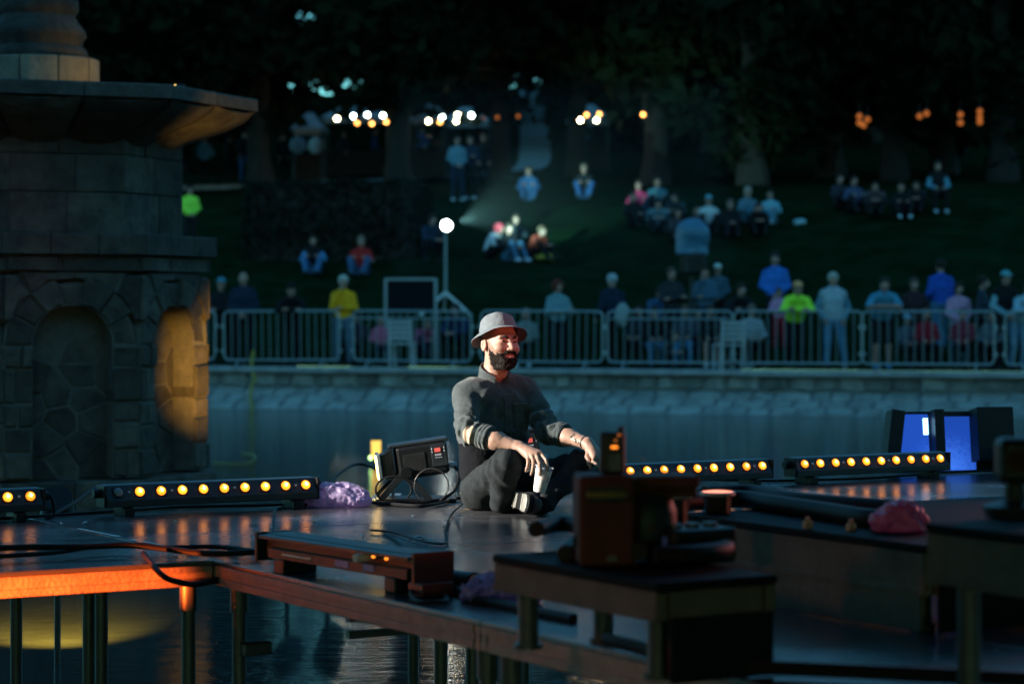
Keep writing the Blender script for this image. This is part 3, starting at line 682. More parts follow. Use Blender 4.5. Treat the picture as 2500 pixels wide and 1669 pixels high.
# tape marks and scraps lying on the stage
def strip(name, a, b, wd, m, lab, z=.0035):
    a = Vector(a); b = Vector(b); d = (b - a).normalized(); n_ = Vector((-d.y, d.x, 0)); vs = []; fs = []; N = 14
    for i in range(N + 1):
        p = a + (b - a) * i / N; wa = wd * random.uniform(.35, .6)
        vs += [p + n_ * wa, p - n_ * wa]
        if i: fs.append((2 * i - 2, 2 * i - 1, 2 * i + 1, 2 * i))
    vs = [Vector((v.x, v.y, SZ + z)) for v in vs]
    return tag(mesh_obj(name, raw(vs, fs), m), lab, 'tape')
strip('tape_strip', G(191, 1291, SZ), G(292, 1311, SZ), .028, 'tape', 'torn white tape strip on the deck in front of the left bar light')
strip('tape_strip', G(318, 1317, SZ), G(332, 1321, SZ), .02, 'tape', 'tiny scrap of white tape between two longer torn pieces')
strip('tape_strip', G(347, 1322, SZ), G(400, 1333, SZ), .018, 'tape', 'thin torn white tape remnant left of the loose bar light')
strip('tape_strip', G(1318, 1257, SZ), G(1402, 1272, SZ), .012, 'tape', 'thin white tape line by the boot')
strip('tape_strip', G(1046, 1334, SZ), G(1402, 1315, SZ), .012, 'tape_red', 'thin red tape line across the deck behind the loose bar light', .004)
sc_ = MB()
for px, py, s_ in ((212, 1279, .03), (1010, 1262, .03), (660, 1288, .02), (620, 1284, .02), (885, 1309, .03), (1020, 1315, .025), (1032, 1320, .02), (1290, 1281, .012), (770, 1275, .015), (1085, 1290, .012), (430, 1275, .015), (152, 1281, .02)):
    p = G(px, py, SZ); a_ = random.uniform(0, 3); x_ = Vector((math.cos(a_), math.sin(a_), 0)) * s_; y_ = Vector((-math.sin(a_), math.cos(a_), 0)) * s_ * .45
    sc_.add([p - x_ + Vector((0, 0, .004)), p - y_ + Vector((0, 0, .012)), p + x_ + Vector((0, 0, .006)), p + y_ + Vector((0, 0, .014))], [(0, 1, 2), (0, 2, 3)])
tag(sc_.build('litter', 'tape'), 'small pale scraps and dry leaves scattered over the stage', 'litter', kind='stuff')
# ================================================================== LIGHT BARS
lens_me = MB().lathe([(.022, -.004), (.0225, .004), (.018, .008), (.01, .0105), (.002, .011)], 20).mesh()
bez_me = MB().box((0, 0, -.003), (.053, .053, .008)).mesh()
BLEN = 1.10
def led_bar(off=(), lit=True):
    b = empty('led_bar')
    m = MB(); pf = [(-.07, .046), (-.068, .078), (-.03, .148), (.026, .153), (.05, .105), (.045, .044)]; L = BLEN / 2; n = len(pf)
    m.add([(-L, y_, z_) for y_, z_ in pf] + [(L, y_, z_) for y_, z_ in pf], [tuple(range(n)), tuple(range(n, 2 * n))[::-1]] + [(i, n + i, n + (i + 1) % n, (i + 1) % n) for i in range(n)])
    m.build('housing', 'bar_housing', b, bev=.004)
    for s_ in (-1, 1): MB().box((s_ * (L + .006), -.008, .097), (.012, .11, .104)).cyl((s_ * (L + .01), 0, .11), (s_ * (L + .045), 0, .11), .022, n=14).build('end_cap', 'black_plastic', b, bev=.003)
    for s_ in (-.8, .8): MB().box((s_ * L, -.005, .02), (.05, .15, .04)).cyl((s_ * L - .026, -.005, .035), (s_ * L + .026, -.005, .035), .045, n=16).build('foot', 'black_plastic', b, bev=.004)
    tl = math.atan2(.148 - .078, .038); cy, cz = -.051, .114
    for i in range(10):
        x = -L + .06 + (BLEN - .12) * (i + .0) / 9
        h = mesh_obj('bezel', bez_me, 'black_plastic', b, (x, cy, cz), (tl, 0, 0))
        me_ = lens_me.copy(); mesh_obj('lens', me_, 'led_off' if (i in off or not lit) else 'led_on', b, (x, cy - .0035, cz + .0018), (tl, 0, 0), smooth=True)
        if i in (0, 2, 5, 8): MB().cyl((x + .055, cy, cz), (x + .055, cy - .006, cz + .003), .006, n=8).build('screw', 'white_paint', b)
    for k in range(26): pass
    return b
VB = -2.08
def place_bar(px_first, px_last, off, lab, v=VB, rz=0):
    b = led_bar(off); u = (u_at(px_first, v - .05) + u_at(px_last, v - .05)) / 2
    b.location = S(u, v); b.rotation_euler = (0, 0, TH + rz); return tag(b, lab, 'light bar', 'amber light bars along the far stage edge')
u0, u1 = u_at(269, VB - .05), u_at(724, VB - .05); print('bar LED span', u1 - u0, 'right', u_at(2264, VB) - u_at(1940, VB))
place_bar(269, 724, (0,), 'amber light bar with one dark lens in front of the fountain')
p = led_bar(); p.location = S(u_at(56, VB - .05) - .49, VB); p.rotation_euler = (0, 0, TH); tag(p, 'amber light bar with a cable loop at its end, past the fountain niche', 'light bar', 'amber light bars along the far stage edge')
p = led_bar(); p.location = S(u_at(1834, VB - .05) - .49, VB); p.rotation_euler = (0, 0, TH); tag(p, 'amber light bar half hidden behind the brown moving head', 'light bar', 'amber light bars along the far stage edge')
place_bar(1940, 2264, (), 'amber light bar in front of the blue lit panels')
p = led_bar(); p.location = S(u_at(2455, VB - .05) + .49, VB); p.rotation_euler = (0, 0, TH); tag(p, 'amber light bar past the blue lit panels', 'light bar', 'amber light bars along the far stage edge')

# loose bar light lying along the near edge, seen from behind
bb = empty('loose_bar_light', (0, 0, 0), 0, 'dark bar light seen from behind with red lit end and blue labels', 'light bar')
e0 = G(672, 1388, SZ); e1 = G(1052, 1452, SZ); bb.location = (e0 + e1) / 2; dv = e1 - e0; bb.rotation_euler = (0, 0, math.atan2(dv.y, dv.x)); BL2 = dv.length; bb.scale = (1, 1, .78)
MB().box((0, .015, .125), (BL2, .12, .11)).build('housing', 'black_plastic', bb, bev=.006)
MB().box((0, -.06, .165), (BL2 * .97, .05, .018)).build('top_flange', 'bar_housing', bb, bev=.003)
MB().box((0, -.05, .09), (BL2 * .9, .03, .05)).build('rear_box', 'black_plastic', bb, bev=.004)
MB().box((BL2 / 2 + .012, .0, .115), (.02, .17, .16)).box((BL2 / 2 + .03, -.02, .035), (.09, .13, .06)).build('end_plate', mat('red_lit_end', (.1, .012, .008), .5, var=.3, scale=20), bb, bev=.005)  # red light falling on this end is put into the plate's colour
MB().box((-BL2 / 2 - .01, 0, .115), (.02, .16, .14)).build('end_plate', 'black_plastic', bb, bev=.004)
for x in (-.36, .36): MB().box((x * BL2, 0, .035), (.07, .15, .07)).build('foot', 'black_plastic', bb, bev=.006)
for x, w_, mm_ in ((.22, .07, 'blue_label'), (.05, .09, 'blue_label'), (-.25, .2, 'print_white')): MB().box((x * BL2, -.0665, .093), (w_, .003, .03 if mm_ != 'print_white' else .008)).build('label_plate', mm_, bb)
for x, mm_ in ((.26, 'orange_led'), (.34, 'orange_led')): MB().cyl((x * BL2, -.07, .15), (x * BL2, -.078, .15), .006, n=8).build('indicator', mm_, bb)
MB().cyl((.2 * BL2, -.06, .14), (.2 * BL2, -.11, .14), .018, n=12).build('plug', 'white_paint', bb, smooth=True)

# ================================================================== FLOODLIGHT ON THE STAGE
def floodlight(lens='amber_lens'):
    f = empty('yoke_floodlight')
    R7 = (0, R(-8), 0); M = Euler(R7).to_matrix(); cz = .205
    def T(x, y, z): v = M @ Vector((x, y, z)); return (v.x, v.y, v.z + cz)
    MB().box(T(.03, 0, .0), (.26, .2, .165), R7).build('body', 'black_plastic', f, bev=.018)
    MB().box(T(.02, 0, .088), (.3, .19, .016), R7).build('top_cover', 'bar_housing', f, bev=.005)
    for i in range(7): MB().box(T(-.115 - .009 * i, 0, -.005), (.004, .2 - .006 * i, .165 - .008 * i), R7).build('cooling_fin', 'dark_metal', f)
    MB().box(T(-.14, 0, -.005), (.06, .15, .12), R7).build('lens_barrel', 'dark_metal', f)
    MB().box(T(-.185, 0, -.01), (.018, .19, .14), R7).build('lens_frame', 'steel', f, bev=.004)
    MB().box(T(-.1955, 0, -.01), (.004, .165, .115), R7).build('lens', lens, f)
    MB().box(T(.115, -.1015, .015), (.075, .006, .11), R7).build('control_panel', 'bar_housing', f, bev=.002)
    d = MB().box(T(.11, -.106, .042), (.03, .004, .02), R7).build('display', 'red_panel', f)
    m = MB()
    for i in range(5): m.box(T(.098 + .0065 * i, -.106, .018), (.004, .003, .008), R7)
    for i in range(4): m.box(T(.098 + .009 * i, -.106, .004), (.005, .003, .003), R7)
    for i in range(2): m.box(T(.082, -.106, .05 - .015 * i), (.004, .003, .008), R7).box(T(.143, -.106, .05 - .015 * i), (.004, .003, .008), R7)
    m.build('panel_print', 'print_white', f)
    MB().box(T(-.01, -.1015, -.005), (.11, .004, .09), R7).build('side_panel', 'dark_metal', f, bev=.002)
    for s_ in (-1, 1):
        m = MB(); y_ = s_ * .115
        m.box((-.115, y_, .09), (.2, .008, .034), (0, R(-48), 0)).box((.0, y_, .085), (.21, .008, .034), (0, R(48), 0)); m.build('yoke_arm', 'bar_housing', f, bev=.002)
        MB().cyl((-.055, y_ - s_ * .01, .15), (-.055, y_ + s_ * .02, .15), .028, n=14).build('pivot_knob', 'black_plastic', f, smooth=True)
    MB().box((.0, 0, .012), (.4, .24, .016)).build('base_plate', 'bar_housing', f, bev=.003)
    for s_ in (-1, 1): MB().cyl(T(.168, s_ * .04, -.05), T(.2, s_ * .04, -.055), .014, n=10).build('connector', 'steel', f, smooth=True)
    return f
FLX = G(1012, 1226, SZ); f1 = floodlight(); f1.location = FLX + Vector((0, .1, 0)); f1.rotation_euler = (0, 0, R(6)); f1.scale = (1.02,) * 3
tag(f1, 'black yoke floodlight with red display and steel lens frame beside the sitting man', 'floodlight')
f2 = copy_tree(f1); f2.location = P(1242, 1200, 12.75); f2.location.z = SZ; f2.rotation_euler = (0, 0, R(4)); f2.scale = (1.0, 1.0, 1.12)
tag(f2, 'black floodlight mostly hidden behind the sitting man, its control panel showing at his side', 'floodlight')
# amber lit paper lying in front of the floodlight lens
a_, b_ = G(908, 1214, SZ), G(975, 1220, SZ)
tag(raw_o := mesh_obj('lit_sheet', raw([G(905, 1221, SZ) + Vector((0, 0, .006)), G(965, 1223, SZ) + Vector((0, 0, .006)), G(982, 1206, SZ) + Vector((0, 0, .006)), G(915, 1208, SZ) + Vector((0, 0, .006))], [(0, 1, 2, 3)]), 'white_paint'), 'white sheet lying on the deck under the floodlight, lit amber', 'sheet')

# ================================================================== CABLES
def cable(pts, r, lab, m='rubber', n=8, name='cable'):
    return tag(MB().tube(curve(pts, n), r, 7).build(name, m, smooth=True), lab, 'cable')
def gs(*pp, z=0): return [G(a, b, SZ) + Vector((0, 0, (c[0] if c else .012))) for a, b, *c in pp]
cable(gs((-60, 1275), (60, 1268), (150, 1262), (300, 1252), (430, 1243), (560, 1240), (660, 1238), (740, 1232)), .008, 'black cable running along the feet of the left light bars')
cable([S(u_at(88, VB), VB, SZ + .11), S(u_at(112, VB), VB, SZ + .125), S(u_at(128, VB + .02), VB + .02, SZ + .09), S(u_at(130, VB + .04), VB + .04, SZ + .02), S(u_at(112, VB + .05), VB + .05, SZ + .01)], .008, 'black cable loop at the end of the light bar past the niche')
cable(gs((122, 1265), (180, 1253, .05), (235, 1236, .1)), .009, 'short black cable rising to the bar with one dark lens')
cable(gs((-80, 1372, .05), (60, 1366, .05), (200, 1362, .045), (330, 1358, .045), (470, 1366, .03), (560, 1369, .03), (680, 1366, .04)), .013, 'thick black cable hanging along the orange lit stage edge')
cable(gs((-80, 1380, .03), (120, 1368, .03), (260, 1352, .035), (400, 1354, .03), (530, 1352, .03), (640, 1366, .03)), .010, 'second black cable lying beside the thick one on the stage edge')
cable([G(350, 1368, SZ) + Vector((0, 0, .03)), P(392, 1400, 9.28), P(430, 1418, 9.3), P(480, 1425, 9.35), P(545, 1412, 9.5)], .012, 'black cable drooping over the orange lit beam')
cable(gs((745, 1238), (790, 1226, .05), (820, 1204, .09), (868, 1186, .12), (920, 1190, .1), (960, 1210, .06), (955, 1228)), .008, 'black cable arching over the purple bag to the floodlight')
cable(gs((905, 1232), (960, 1236), (1030, 1240), (1080, 1232), (1110, 1222), (1150, 1222), (1175, 1228)), .009, 'black cable bundle on the deck under the floodlight')
cable([FLX + Vector((.2, .08, .18)), FLX + Vector((.225, .02, .14)), FLX + Vector((.2, -.05, .06)), FLX + Vector((.1, -.1, .014)), FLX + Vector((-.05, -.14, .012)), FLX + Vector((-.2, -.16, .012))], .008, 'cable dropping from the back of the floodlight')
cable([FLX + Vector((.2, .12, .18)), FLX + Vector((.24, .08, .12)), FLX + Vector((.27, .0, .05)), FLX + Vector((.3, -.05, .012)), FLX + Vector((.36, -.05, .012))], .007, 'thin cable falling from the floodlight towards the man')
ring = [FLX + Vector((.09 + .085 * math.cos(R(a)), -.13, .095 + .085 * math.sin(R(a)))) for a in range(-60, 250, 25)]
cable(ring, .0042, 'shiny cable coil standing against the floodlight yoke', 'leg_metal')
ring = [FLX + Vector((-.1 + .09 * math.cos(R(a)), -.12, .075 + .066 * math.sin(R(a)))) for a in range(-40, 260, 25)]
cable(ring, .0055, 'black cable coil standing before the floodlight yoke')
cable(gs((1140, 1228), (1118, 1245), (1100, 1265), (1088, 1300), (1092, 1325), (1075, 1334), (1020, 1325), (960, 1306), (905, 1300)), .005, 'thin cable curling over the deck in front of the man')
cable(gs((1420, 1178), (1560, 1180), (1700, 1175), (1860, 1178), (2000, 1176), (2150, 1170), (2330, 1156), (2520, 1150)), .008, 'black cable running along the feet of the right light bars')
cable(gs((700, 1320, .14), (672, 1322, .13), (668, 1350, .08), (676, 1372, .03)), .006, 'black cable loop at the end of the loose bar light')
cable(gs((940, 1388, .13), (985, 1405, .1), (1000, 1435, .04), (1010, 1470), (1060, 1478), (1090, 1472), (1075, 1452), (1030, 1425, .06)), .008, 'grey cable looping in front of the red lit end plate', 'rubber')
cable(gs((1060, 1450), (1110, 1448), (1150, 1470), (1210, 1480), (1300, 1500), (1400, 1520)), .018, 'thick black cable lying under the raised platform')
cable(gs((1480, 1585, .03), (1560, 1606, .03), (1650, 1632, .03), (1800, 1652, .03), (1980, 1660, .03), (2150, 1668, .03), (2400, 1680, .03), (2650, 1690, .03)), .02, 'thick black cable along the near stage edge')
# connector blob beside the loose bar
cn = empty('cable_connector', G(1130, 1445, SZ), R(-40), 'black cable connector with orange tip beside the loose bar light', 'connector')
MB().cyl((-.06, 0, .04), (.05, 0, .04), .035, n=14).build('shell', 'black_plastic', cn, smooth=True); MB().cyl((.05, 0, .04), (.07, 0, .04), .026, n=12).build('tip', 'cap_orange', cn, smooth=True); MB().cyl((-.13, 0, .03), (-.06, 0, .04), .012, .02, 10).build('sleeve', 'rubber', cn, smooth=True)

# ================================================================== PLASTIC BAGS
def bag(loc, dims, m, seed, lab, rz=0, h=.0055):
    def f(p):
        d = ell(p, (0, 0, dims[2] * .38), (dims[0], dims[1], dims[2] * .62)); d = smin(d, ell(p, (dims[0] * .62, .0, dims[2] * .2), (dims[0] * .42, dims[1] * .8, dims[2] * .3)), .03)
        d = smin(d, ell(p, (-dims[0] * .75, .01, dims[2] * .3), (dims[0] * .3, dims[1] * .6, dims[2] * .4)), .02)
        rp_ = ripple(p, 45, seed, 6); d = d + .02 * np.abs(rp_) - .008 + .008 * np.abs(ripple(p, 95, seed + 1, 4)) - .003; return smax(d, -p[..., 2] + .002, .004)
    r = [x * 1.25 + .03 for x in dims]; o = sobj('plastic_bag', f, (-r[0], -r[1], -.01), (r[0], r[1], r[2] + .02), h, m); o.location = loc; o.rotation_euler = (0, 0, rz)
    return tag(o, lab, 'bag')
b1 = bag(G(815, 1240, SZ) + Vector((0, .1, 0)), (.165, .08, .12), 'bag_purple', 3, 'crumpled translucent purple plastic bag beside the floodlight')
MB().cyl((-.17, 0, .03), (-.14, 0, .033), .02, n=14).build('bottle_cap', 'white_plastic', b1, smooth=True)
bag(G(1225, 1478, SZ) + Vector((0, .1, 0)), (.13, .08, .1), 'bag_blue', 5, 'blue violet plastic bag under the edge of the raised platform')

# ================================================================== RAISED PLATFORMS (near right)
def riser(A, lv, lu, top, lab, hb=.13, sk=None):
    """deck with its left edge starting at A (ground point) running lv along v and lu along u, its top 'top' above the stage"""
    d = empty('riser_platform', (A.x, A.y, SZ), TH, lab, 'platform', 'raised platforms on the stage')
    MB().box((lu / 2, -lv / 2, top - .012), (lu, lv, .024)).build('panel', 'riser_top', d, bev=.004)
    z = top - .026 - hb / 2
    for y_ in (-.022, -lv + .022): MB().box((lu / 2, y_, z + .01), (lu - .1, .036, hb - .02)).box((lu / 2, y_, z - hb / 2 + .012), (lu - .1, .044, .022)).build('rail', 'wood_rail', d, bev=.003)
    for x_ in (.022, lu - .022): MB().box((x_, -lv / 2, z + .01), (.036, lv - .01, hb - .02)).box((x_, -lv / 2, z - hb / 2 + .012), (.044, lv - .01, .022)).build('rail', 'wood_rail', d, bev=.003)
    for x_ in (.07, lu - .07):
        for y_ in (-.09, -lv + .09): MB().cyl((x_, y_, 0.002), (x_, y_, top - .03), .03, n=12).cyl((x_, y_, 0.001), (x_, y_, .014), .042, n=12).build('leg', 'leg_metal', d, smooth=True)
    return d
mat('wood_rail', (.1, .07, .058), .75, var=.3, scale=9, bump=.2, bscale=50)
h1 = .27; A1 = P(1201, 1352, F * (CZ - SZ - h1) / (1352 - HZ)); R1 = riser(A1, .86, .4, h1, 'low platform carrying the brown moving head', hb=.08)
MB().box((.2, -.88, .09), (.33, .012, .17)).build('lower_panel', 'undershirt', R1)  # black sheet added for the shade below the platform end
h2 = .27; A2 = P(1655, 1252, F * (CZ - SZ - h2) / (1252 - HZ)); R2 = riser(A2, 1.32, 1.5, h2, 'low platform with thick black cables and the pink bag')
MB().box((.012, -.66, .06), (.012, 1.27, .115)).build('lower_panel', 'wood_rail', R2); MB().box((.75, -1.335, .075), (1.4, .012, .145)).build('lower_panel', 'undershirt', R2)  # the black panel is added for the shade below the near end
h3 = .443; A3 = P(2257, 1275, 6.2); R3 = riser(A3, 1.3, 1.5, h3, 'taller platform on round legs with the pink bag at its corner')
def on(px, py, h): return G(px, py, SZ + h)
bag(on(2202, 1302, h2) + Vector((0, .05, 0)), (.085, .06, .1), 'bag_pink', 8, 'crumpled pink plastic bag on the corner of the platform')
for pts, lab in ((((1660, 1248), (1800, 1238), (1900, 1252), (2020, 1270), (2120, 1286), (2200, 1290)), 'thick black cable lying along the far platform edge'),
                 (((1720, 1226), (1830, 1222), (1930, 1240), (2050, 1252), (2180, 1262)), 'second thick black cable on the far platform')):
    tag(MB().tube(curve([on(a, b, h2) + Vector((0, 0, .03)) for a, b in pts], 6), .032, 8).build('cable', 'rubber', smooth=True), lab, 'cable')
for k, (a, b) in enumerate(((1972, 1290), (2078, 1296))):
    o = empty('cable_clip', on(a, b, h2), TH, 'small pale clip on the edge of the cable platform', 'clip', 'pale clips on the platform edge'); MB().box((0, 0, .02), (.05, .03, .04)).build('body', 'patch_suede', o, bev=.006); MB().cyl((0, 0, .04), (0, 0, .06), .012, n=10).build('knob', 'patch_suede', o); o.scale = (.65,) * 3
# pile of cables on the near platform
for k, pts in enumerate((((1380, 1372), (1420, 1345), (1500, 1338), (1560, 1352), (1640, 1372), (1720, 1375), (1780, 1362)), ((1560, 1385), (1600, 1350), (1680, 1345), (1750, 1352), (1770, 1378), (1700, 1392), (1600, 1396)), ((1310, 1345), (1360, 1330), (1410, 1335), (1450, 1360), (1420, 1378)))):
    tag(MB().tube(curve([on(a, b, h1) + Vector((0, 0, .025 + .02 * k)) for a, b in pts], 6), .026, 8).build('cable', 'rubber', smooth=True),
        ['heavy black cable winding along the low platform behind the moving head', 'black cable coil right of the moving head on the low platform', 'black cable bend left of the moving head'][k], 'cable')
o = empty('power_box', on(1690, 1372, h1), TH, 'black power box with blue print among the cables on the low platform', 'power box')
MB().box((0, 0, .05), (.22, .14, .1)).build('case', 'black_plastic', o, bev=.012); MB().box((-.112, 0, .06), (.003, .08, .04)).build('label_plate', 'blue_label', o)
for k in (-1, 0, 1): MB().cyl((.06 * k, 0, .1), (.06 * k, 0, .112), .022, n=14).build('socket', 'dark_metal', o, smooth=True)

# brown moving head lamp lying on the low platform
mh = empty('moving_head', on(1475, 1378, h1) + Vector((0, .03, 0)), R(4), 'brown moving head lamp standing on its base side with a round black head', 'moving head')
k_ = 6.75 / F
MB().box((0, 0, 112 * k_), (138 * k_, .2, 220 * k_)).build('base', 'rust_box', mh, bev=.012)
MB().box((-5 * k_, -.102, 178 * k_), (90 * k_, .006, 36 * k_)).build('handle_recess', 'black_plastic', mh, bev=.004)
MB().tube(curve([(-45 * k_, -.104, 178 * k_), (-40 * k_, -.122, 178 * k_), (35 * k_, -.122, 178 * k_), (40 * k_, -.104, 178 * k_)], 4), .008, 8).build('handle', mat('handle_olive', (.12, .1, .02), .5), mh, smooth=True)
MB().box((10 * k_, -.103, 22 * k_), (22 * k_, .003, 14 * k_)).build('label_plate', 'leg_metal', mh)
MB().box((150 * k_, .02, 204 * k_), (165 * k_, .17, 30 * k_)).build('yoke_arm', 'rust_box', mh, bev=.01)
MB().box((150 * k_, .02, 178 * k_), (160 * k_, .1, 30 * k_)).build('yoke_cover', 'rust_box', mh, bev=.01)
MB().lathe([(.001, 0), (.07, .0), (.085, .03), (.085, .12), (.07, .17), (.05, .19), (.001, .19)], 24, (110 * k_, .03, 20 * k_)).build('head', 'black_plastic', mh, smooth=True)
MB().cyl((110 * k_, -.058, 90 * k_), (110 * k_, -.064, 90 * k_), .008, n=12).build('indicator', 'rust_box', mh)
# hand-held radio standing on it
rd = empty('walkie_talkie', mh.location + Vector((22 * k_, 0, 223 * k_)), R(-8), 'black hand radio with glowing orange buttons on top of the moving head', 'radio')
MB().box((0, 0, 52 * k_), (62 * k_, .04, 104 * k_)).build('case', 'black_plastic', rd, bev=.01)
for x_, z_, w_, m_ in ((6, 66, 16, 'orange_led'), (18, 96, 8, 'bulb_dim'), (9, 82, 6, 'bulb_dim')): MB().box((x_ * k_, -.0215, z_ * k_), (w_ * k_, .003, 5 * k_)).build('button', m_, rd)
MB().box((8 * k_, -.0215, 28 * k_), (30 * k_, .003, 40 * k_)).build('speaker_grille', 'dark_metal', rd)
MB().cyl((20 * k_, 0, 104 * k_), (20 * k_, 0, 116 * k_), .009, n=10).build('dial', 'black_plastic', rd, smooth=True)
# two upright par lamps with pale rims
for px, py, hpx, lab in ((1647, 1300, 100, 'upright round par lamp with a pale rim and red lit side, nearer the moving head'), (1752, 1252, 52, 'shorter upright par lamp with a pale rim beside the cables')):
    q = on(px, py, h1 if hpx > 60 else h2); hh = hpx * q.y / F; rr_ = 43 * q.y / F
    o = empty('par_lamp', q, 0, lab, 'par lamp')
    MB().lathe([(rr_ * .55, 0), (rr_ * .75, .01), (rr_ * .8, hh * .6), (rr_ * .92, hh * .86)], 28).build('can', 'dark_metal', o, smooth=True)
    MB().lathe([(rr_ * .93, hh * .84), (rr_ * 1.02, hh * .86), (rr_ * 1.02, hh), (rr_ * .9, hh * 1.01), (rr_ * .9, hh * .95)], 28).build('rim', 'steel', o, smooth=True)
    MB().lathe([(rr_ * .88, hh * .93), (rr_ * .86, hh * 1.02), (rr_ * .5, hh * 1.06), (.001, hh * 1.07)], 28).build('lens', 'par_rim_glow', o, smooth=True)  # glowing lens added to stand for red light caught by the rim
    MB().box((rr_ * .55, -rr_ * .72, hh * .42), (rr_ * .2, .012, hh * .8)).build('bracket', 'tape_red', o, bev=.003)  # red light on the can's side is put into the bracket's colour
# blue lit panels
bo = P(2320, 1150, 14.6); bl = empty('lit_panel_case', (bo.x, bo.y, SZ), R(8), 'black open case with two glowing blue panels at the stage end', 'light panel')
k2 = 14.6 / F
MB().box((.02, .09, 75 * k2), (300 * k2, .05, 150 * k2)).build('back', 'black_plastic', bl, bev=.005)
MB().box((108 * k2, -.02, 88 * k2), (92 * k2, .16, 130 * k2)).build('side_cabinet', 'black_plastic', bl, bev=.006)
MB().box((-142 * k2, -.0, 75 * k2), (34 * k2, .14, 148 * k2), (0, R(9), 0)).build('side_frame', 'black_plastic', bl, bev=.006)
MB().box((-28 * k2, .0, 80 * k2), (24 * k2, .12, 140 * k2)).build('centre_post', 'black_plastic', bl, bev=.004)
MB().box((-85 * k2, .058, 78 * k2), (84 * k2, .006, 128 * k2)).build('screen', 'blue_screen', bl)
MB().box((26 * k2, .058, 70 * k2), (96 * k2, .006, 132 * k2)).build('screen', 'blue_screen', bl)
for z_, s_ in ((118, 26), (98, 14)): MB().box((-53 * k2, .03, z_ * k2), (10 * k2, .02, s_ * k2)).build('lamp', 'blue_white', bl)
# dark lamp head on the taller platform, cut by the frame
o = empty('dark_lamp_stand', on(2478, 1262, h3), 0, 'dark lamp head on the taller platform, past the pink bag', 'lamp')
MB().lathe([(.08, 0), (.085, .03), (.03, .045), (.025, .1)], 20).build('base', 'black_plastic', o, smooth=True); MB().box((0, 0, .15), (.1, .1, .12)).build('head', 'black_plastic', o, bev=.02)
MB().cyl((0, -.05, .15), (0, -.06, .15), .03, n=16).build('lens', 'rust_box', o)

# ================================================================== POOL THINGS
h0 = W(s_at(615, -.1), -.12, .80)
hs = [h0 + Vector((0, .35, .28)), h0 + Vector((0, .05, .02)), W(s_at(622, -.25), -.25, .55), W(s_at(615, -.5), -.5, .44), W(s_at(611, -.9), -.9, .24), W(s_at(615, -1.2), -1.2, .06), W(s_at(610, -1.4), -1.4, -.1)]
tag(MB().tube(curve(hs, 6), .032, 8).build('hose', 'yellow_hose', smooth=True), 'yellow hose hanging over the pool wall into the water', 'hose')
hp_ = [G(a, b, .01) for a, b in ((520, 1128), (560, 1131), (600, 1130), (622, 1122), (620, 1110), (590, 1105))]
tag(MB().tube(curve(hp_, 6), .008, 6).build('floating_hose', 'yellow_hose', smooth=True), 'thin pale hose floating on the water near the fountain', 'hose')
o = empty('pool_lamp', G(918, 1136, 0), 0, 'small amber glowing lamp standing in the pool behind the floodlight', 'lamp')
MB().cyl((0, 0, -.3), (0, 0, .09), .012, n=8).build('stake', 'dark_metal', o); MB().cyl((0, 0, .09), (0, 0, .31), .055, .06, 14).build('glass', 'amber_lamp', o, smooth=True); MB().cyl((0, 0, .31), (0, 0, .33), .07, .05, 14).build('lid', 'dark_metal', o, smooth=True)
MB().cyl((-.075, -.02, .1), (-.055, -.03, .1), .026, n=10).build('indicator', 'green_led', o)

bl.rotation_euler = (R(-9), 0, R(8))
# ================================================================== THE SITTING MAN
MY = 11.57
def M(px, py, y): 
    Y = MY + y; return np.array([(px - 1250) / F * Y, y, (CZ - SZ) - (py - HZ) / F * Y], np.float32)
man = empty('person', (0, MY, SZ), 0, 'man in a grey hat and grey overshirt sitting cross-legged with a paper cup', 'person')
Rsh, Rel, Rcu, Rwr = M(1136, 962, .20), M(1143, 1053, .06), M(1196, 1070, .0), M(1268, 1092, -.06)
Lsh, Lel, Lcu, Lwr = M(1284, 952, .36), M(1337, 1050, .21), M(1380, 1063, .14), M(1434, 1082, .03)
def torso(p, e=0.0):
    d = [cone(p, M(1180, 1150, .27), M(1172, 990, .25), .112 + e, .112 + e), cone(p, M(1234, 1150, .32), M(1238, 985, .33), .112 + e, .11 + e),
         cone(p, M(1160, 955, .23), M(1260, 945, .34), .072 + e, .068 + e), cone(p, M(1206, 925, .31), M(1206, 975, .29), .058 + e, .1 + e)]
    return sunion(d, .06)
def sleeve(p, a, b, c, e=0.0, seed=1):
    u = cone(p, a, b, .066 + e, .056 + e); f = cone(p, b, c, .055 + e, .05 + e); d = smin(u, f, .035)
    ax = (c - b) / np.linalg.norm(c - b); t = (p - b) @ ax; ax2 = (b - a) / np.linalg.norm(b - a); t2 = (p - a) @ ax2
    w1 = np.clip(1 - np.abs(t - .05) / .1, 0, 1); w2 = np.clip((t2 - .06) / .12, 0, 1)
    q = ripple(p, 30, seed, 4)
    return d - .0085 * w1 * np.sin(t * 150 + 2.2 * q) - .009 * w2 * np.sin(t2 * 70 + 2.8 * q) - .003 * ripple(p, 34, seed + 5, 4) 
def tfold(p, e=0.0):
    q = ripple(p, 16, 4, 5); x_, z_ = p[:, 0], p[:, 2]
    dg = np.sin((.75 * x_ - .65 * z_) * 78 + 2.4 * q) * np.exp(-(((x_ + .13) / .07) ** 2 + ((z_ - .48) / .12) ** 2))      # pulls from the armpit
    dg2 = np.sin((.6 * x_ + .8 * z_) * 70 + 2.4 * q) * np.exp(-(((x_ - .05) / .06) ** 2 + ((z_ - .52) / .12) ** 2))
    lo_ = np.sin((.25 * x_ + z_) * 85 + 2.2 * q) * np.clip((.46 - z_) / .12, 0, 1)
    return torso(p, e) - .007 * q - .0045 * ripple(p, 38, 9, 4) - .006 * dg - .006 * dg2 - .006 * lo_
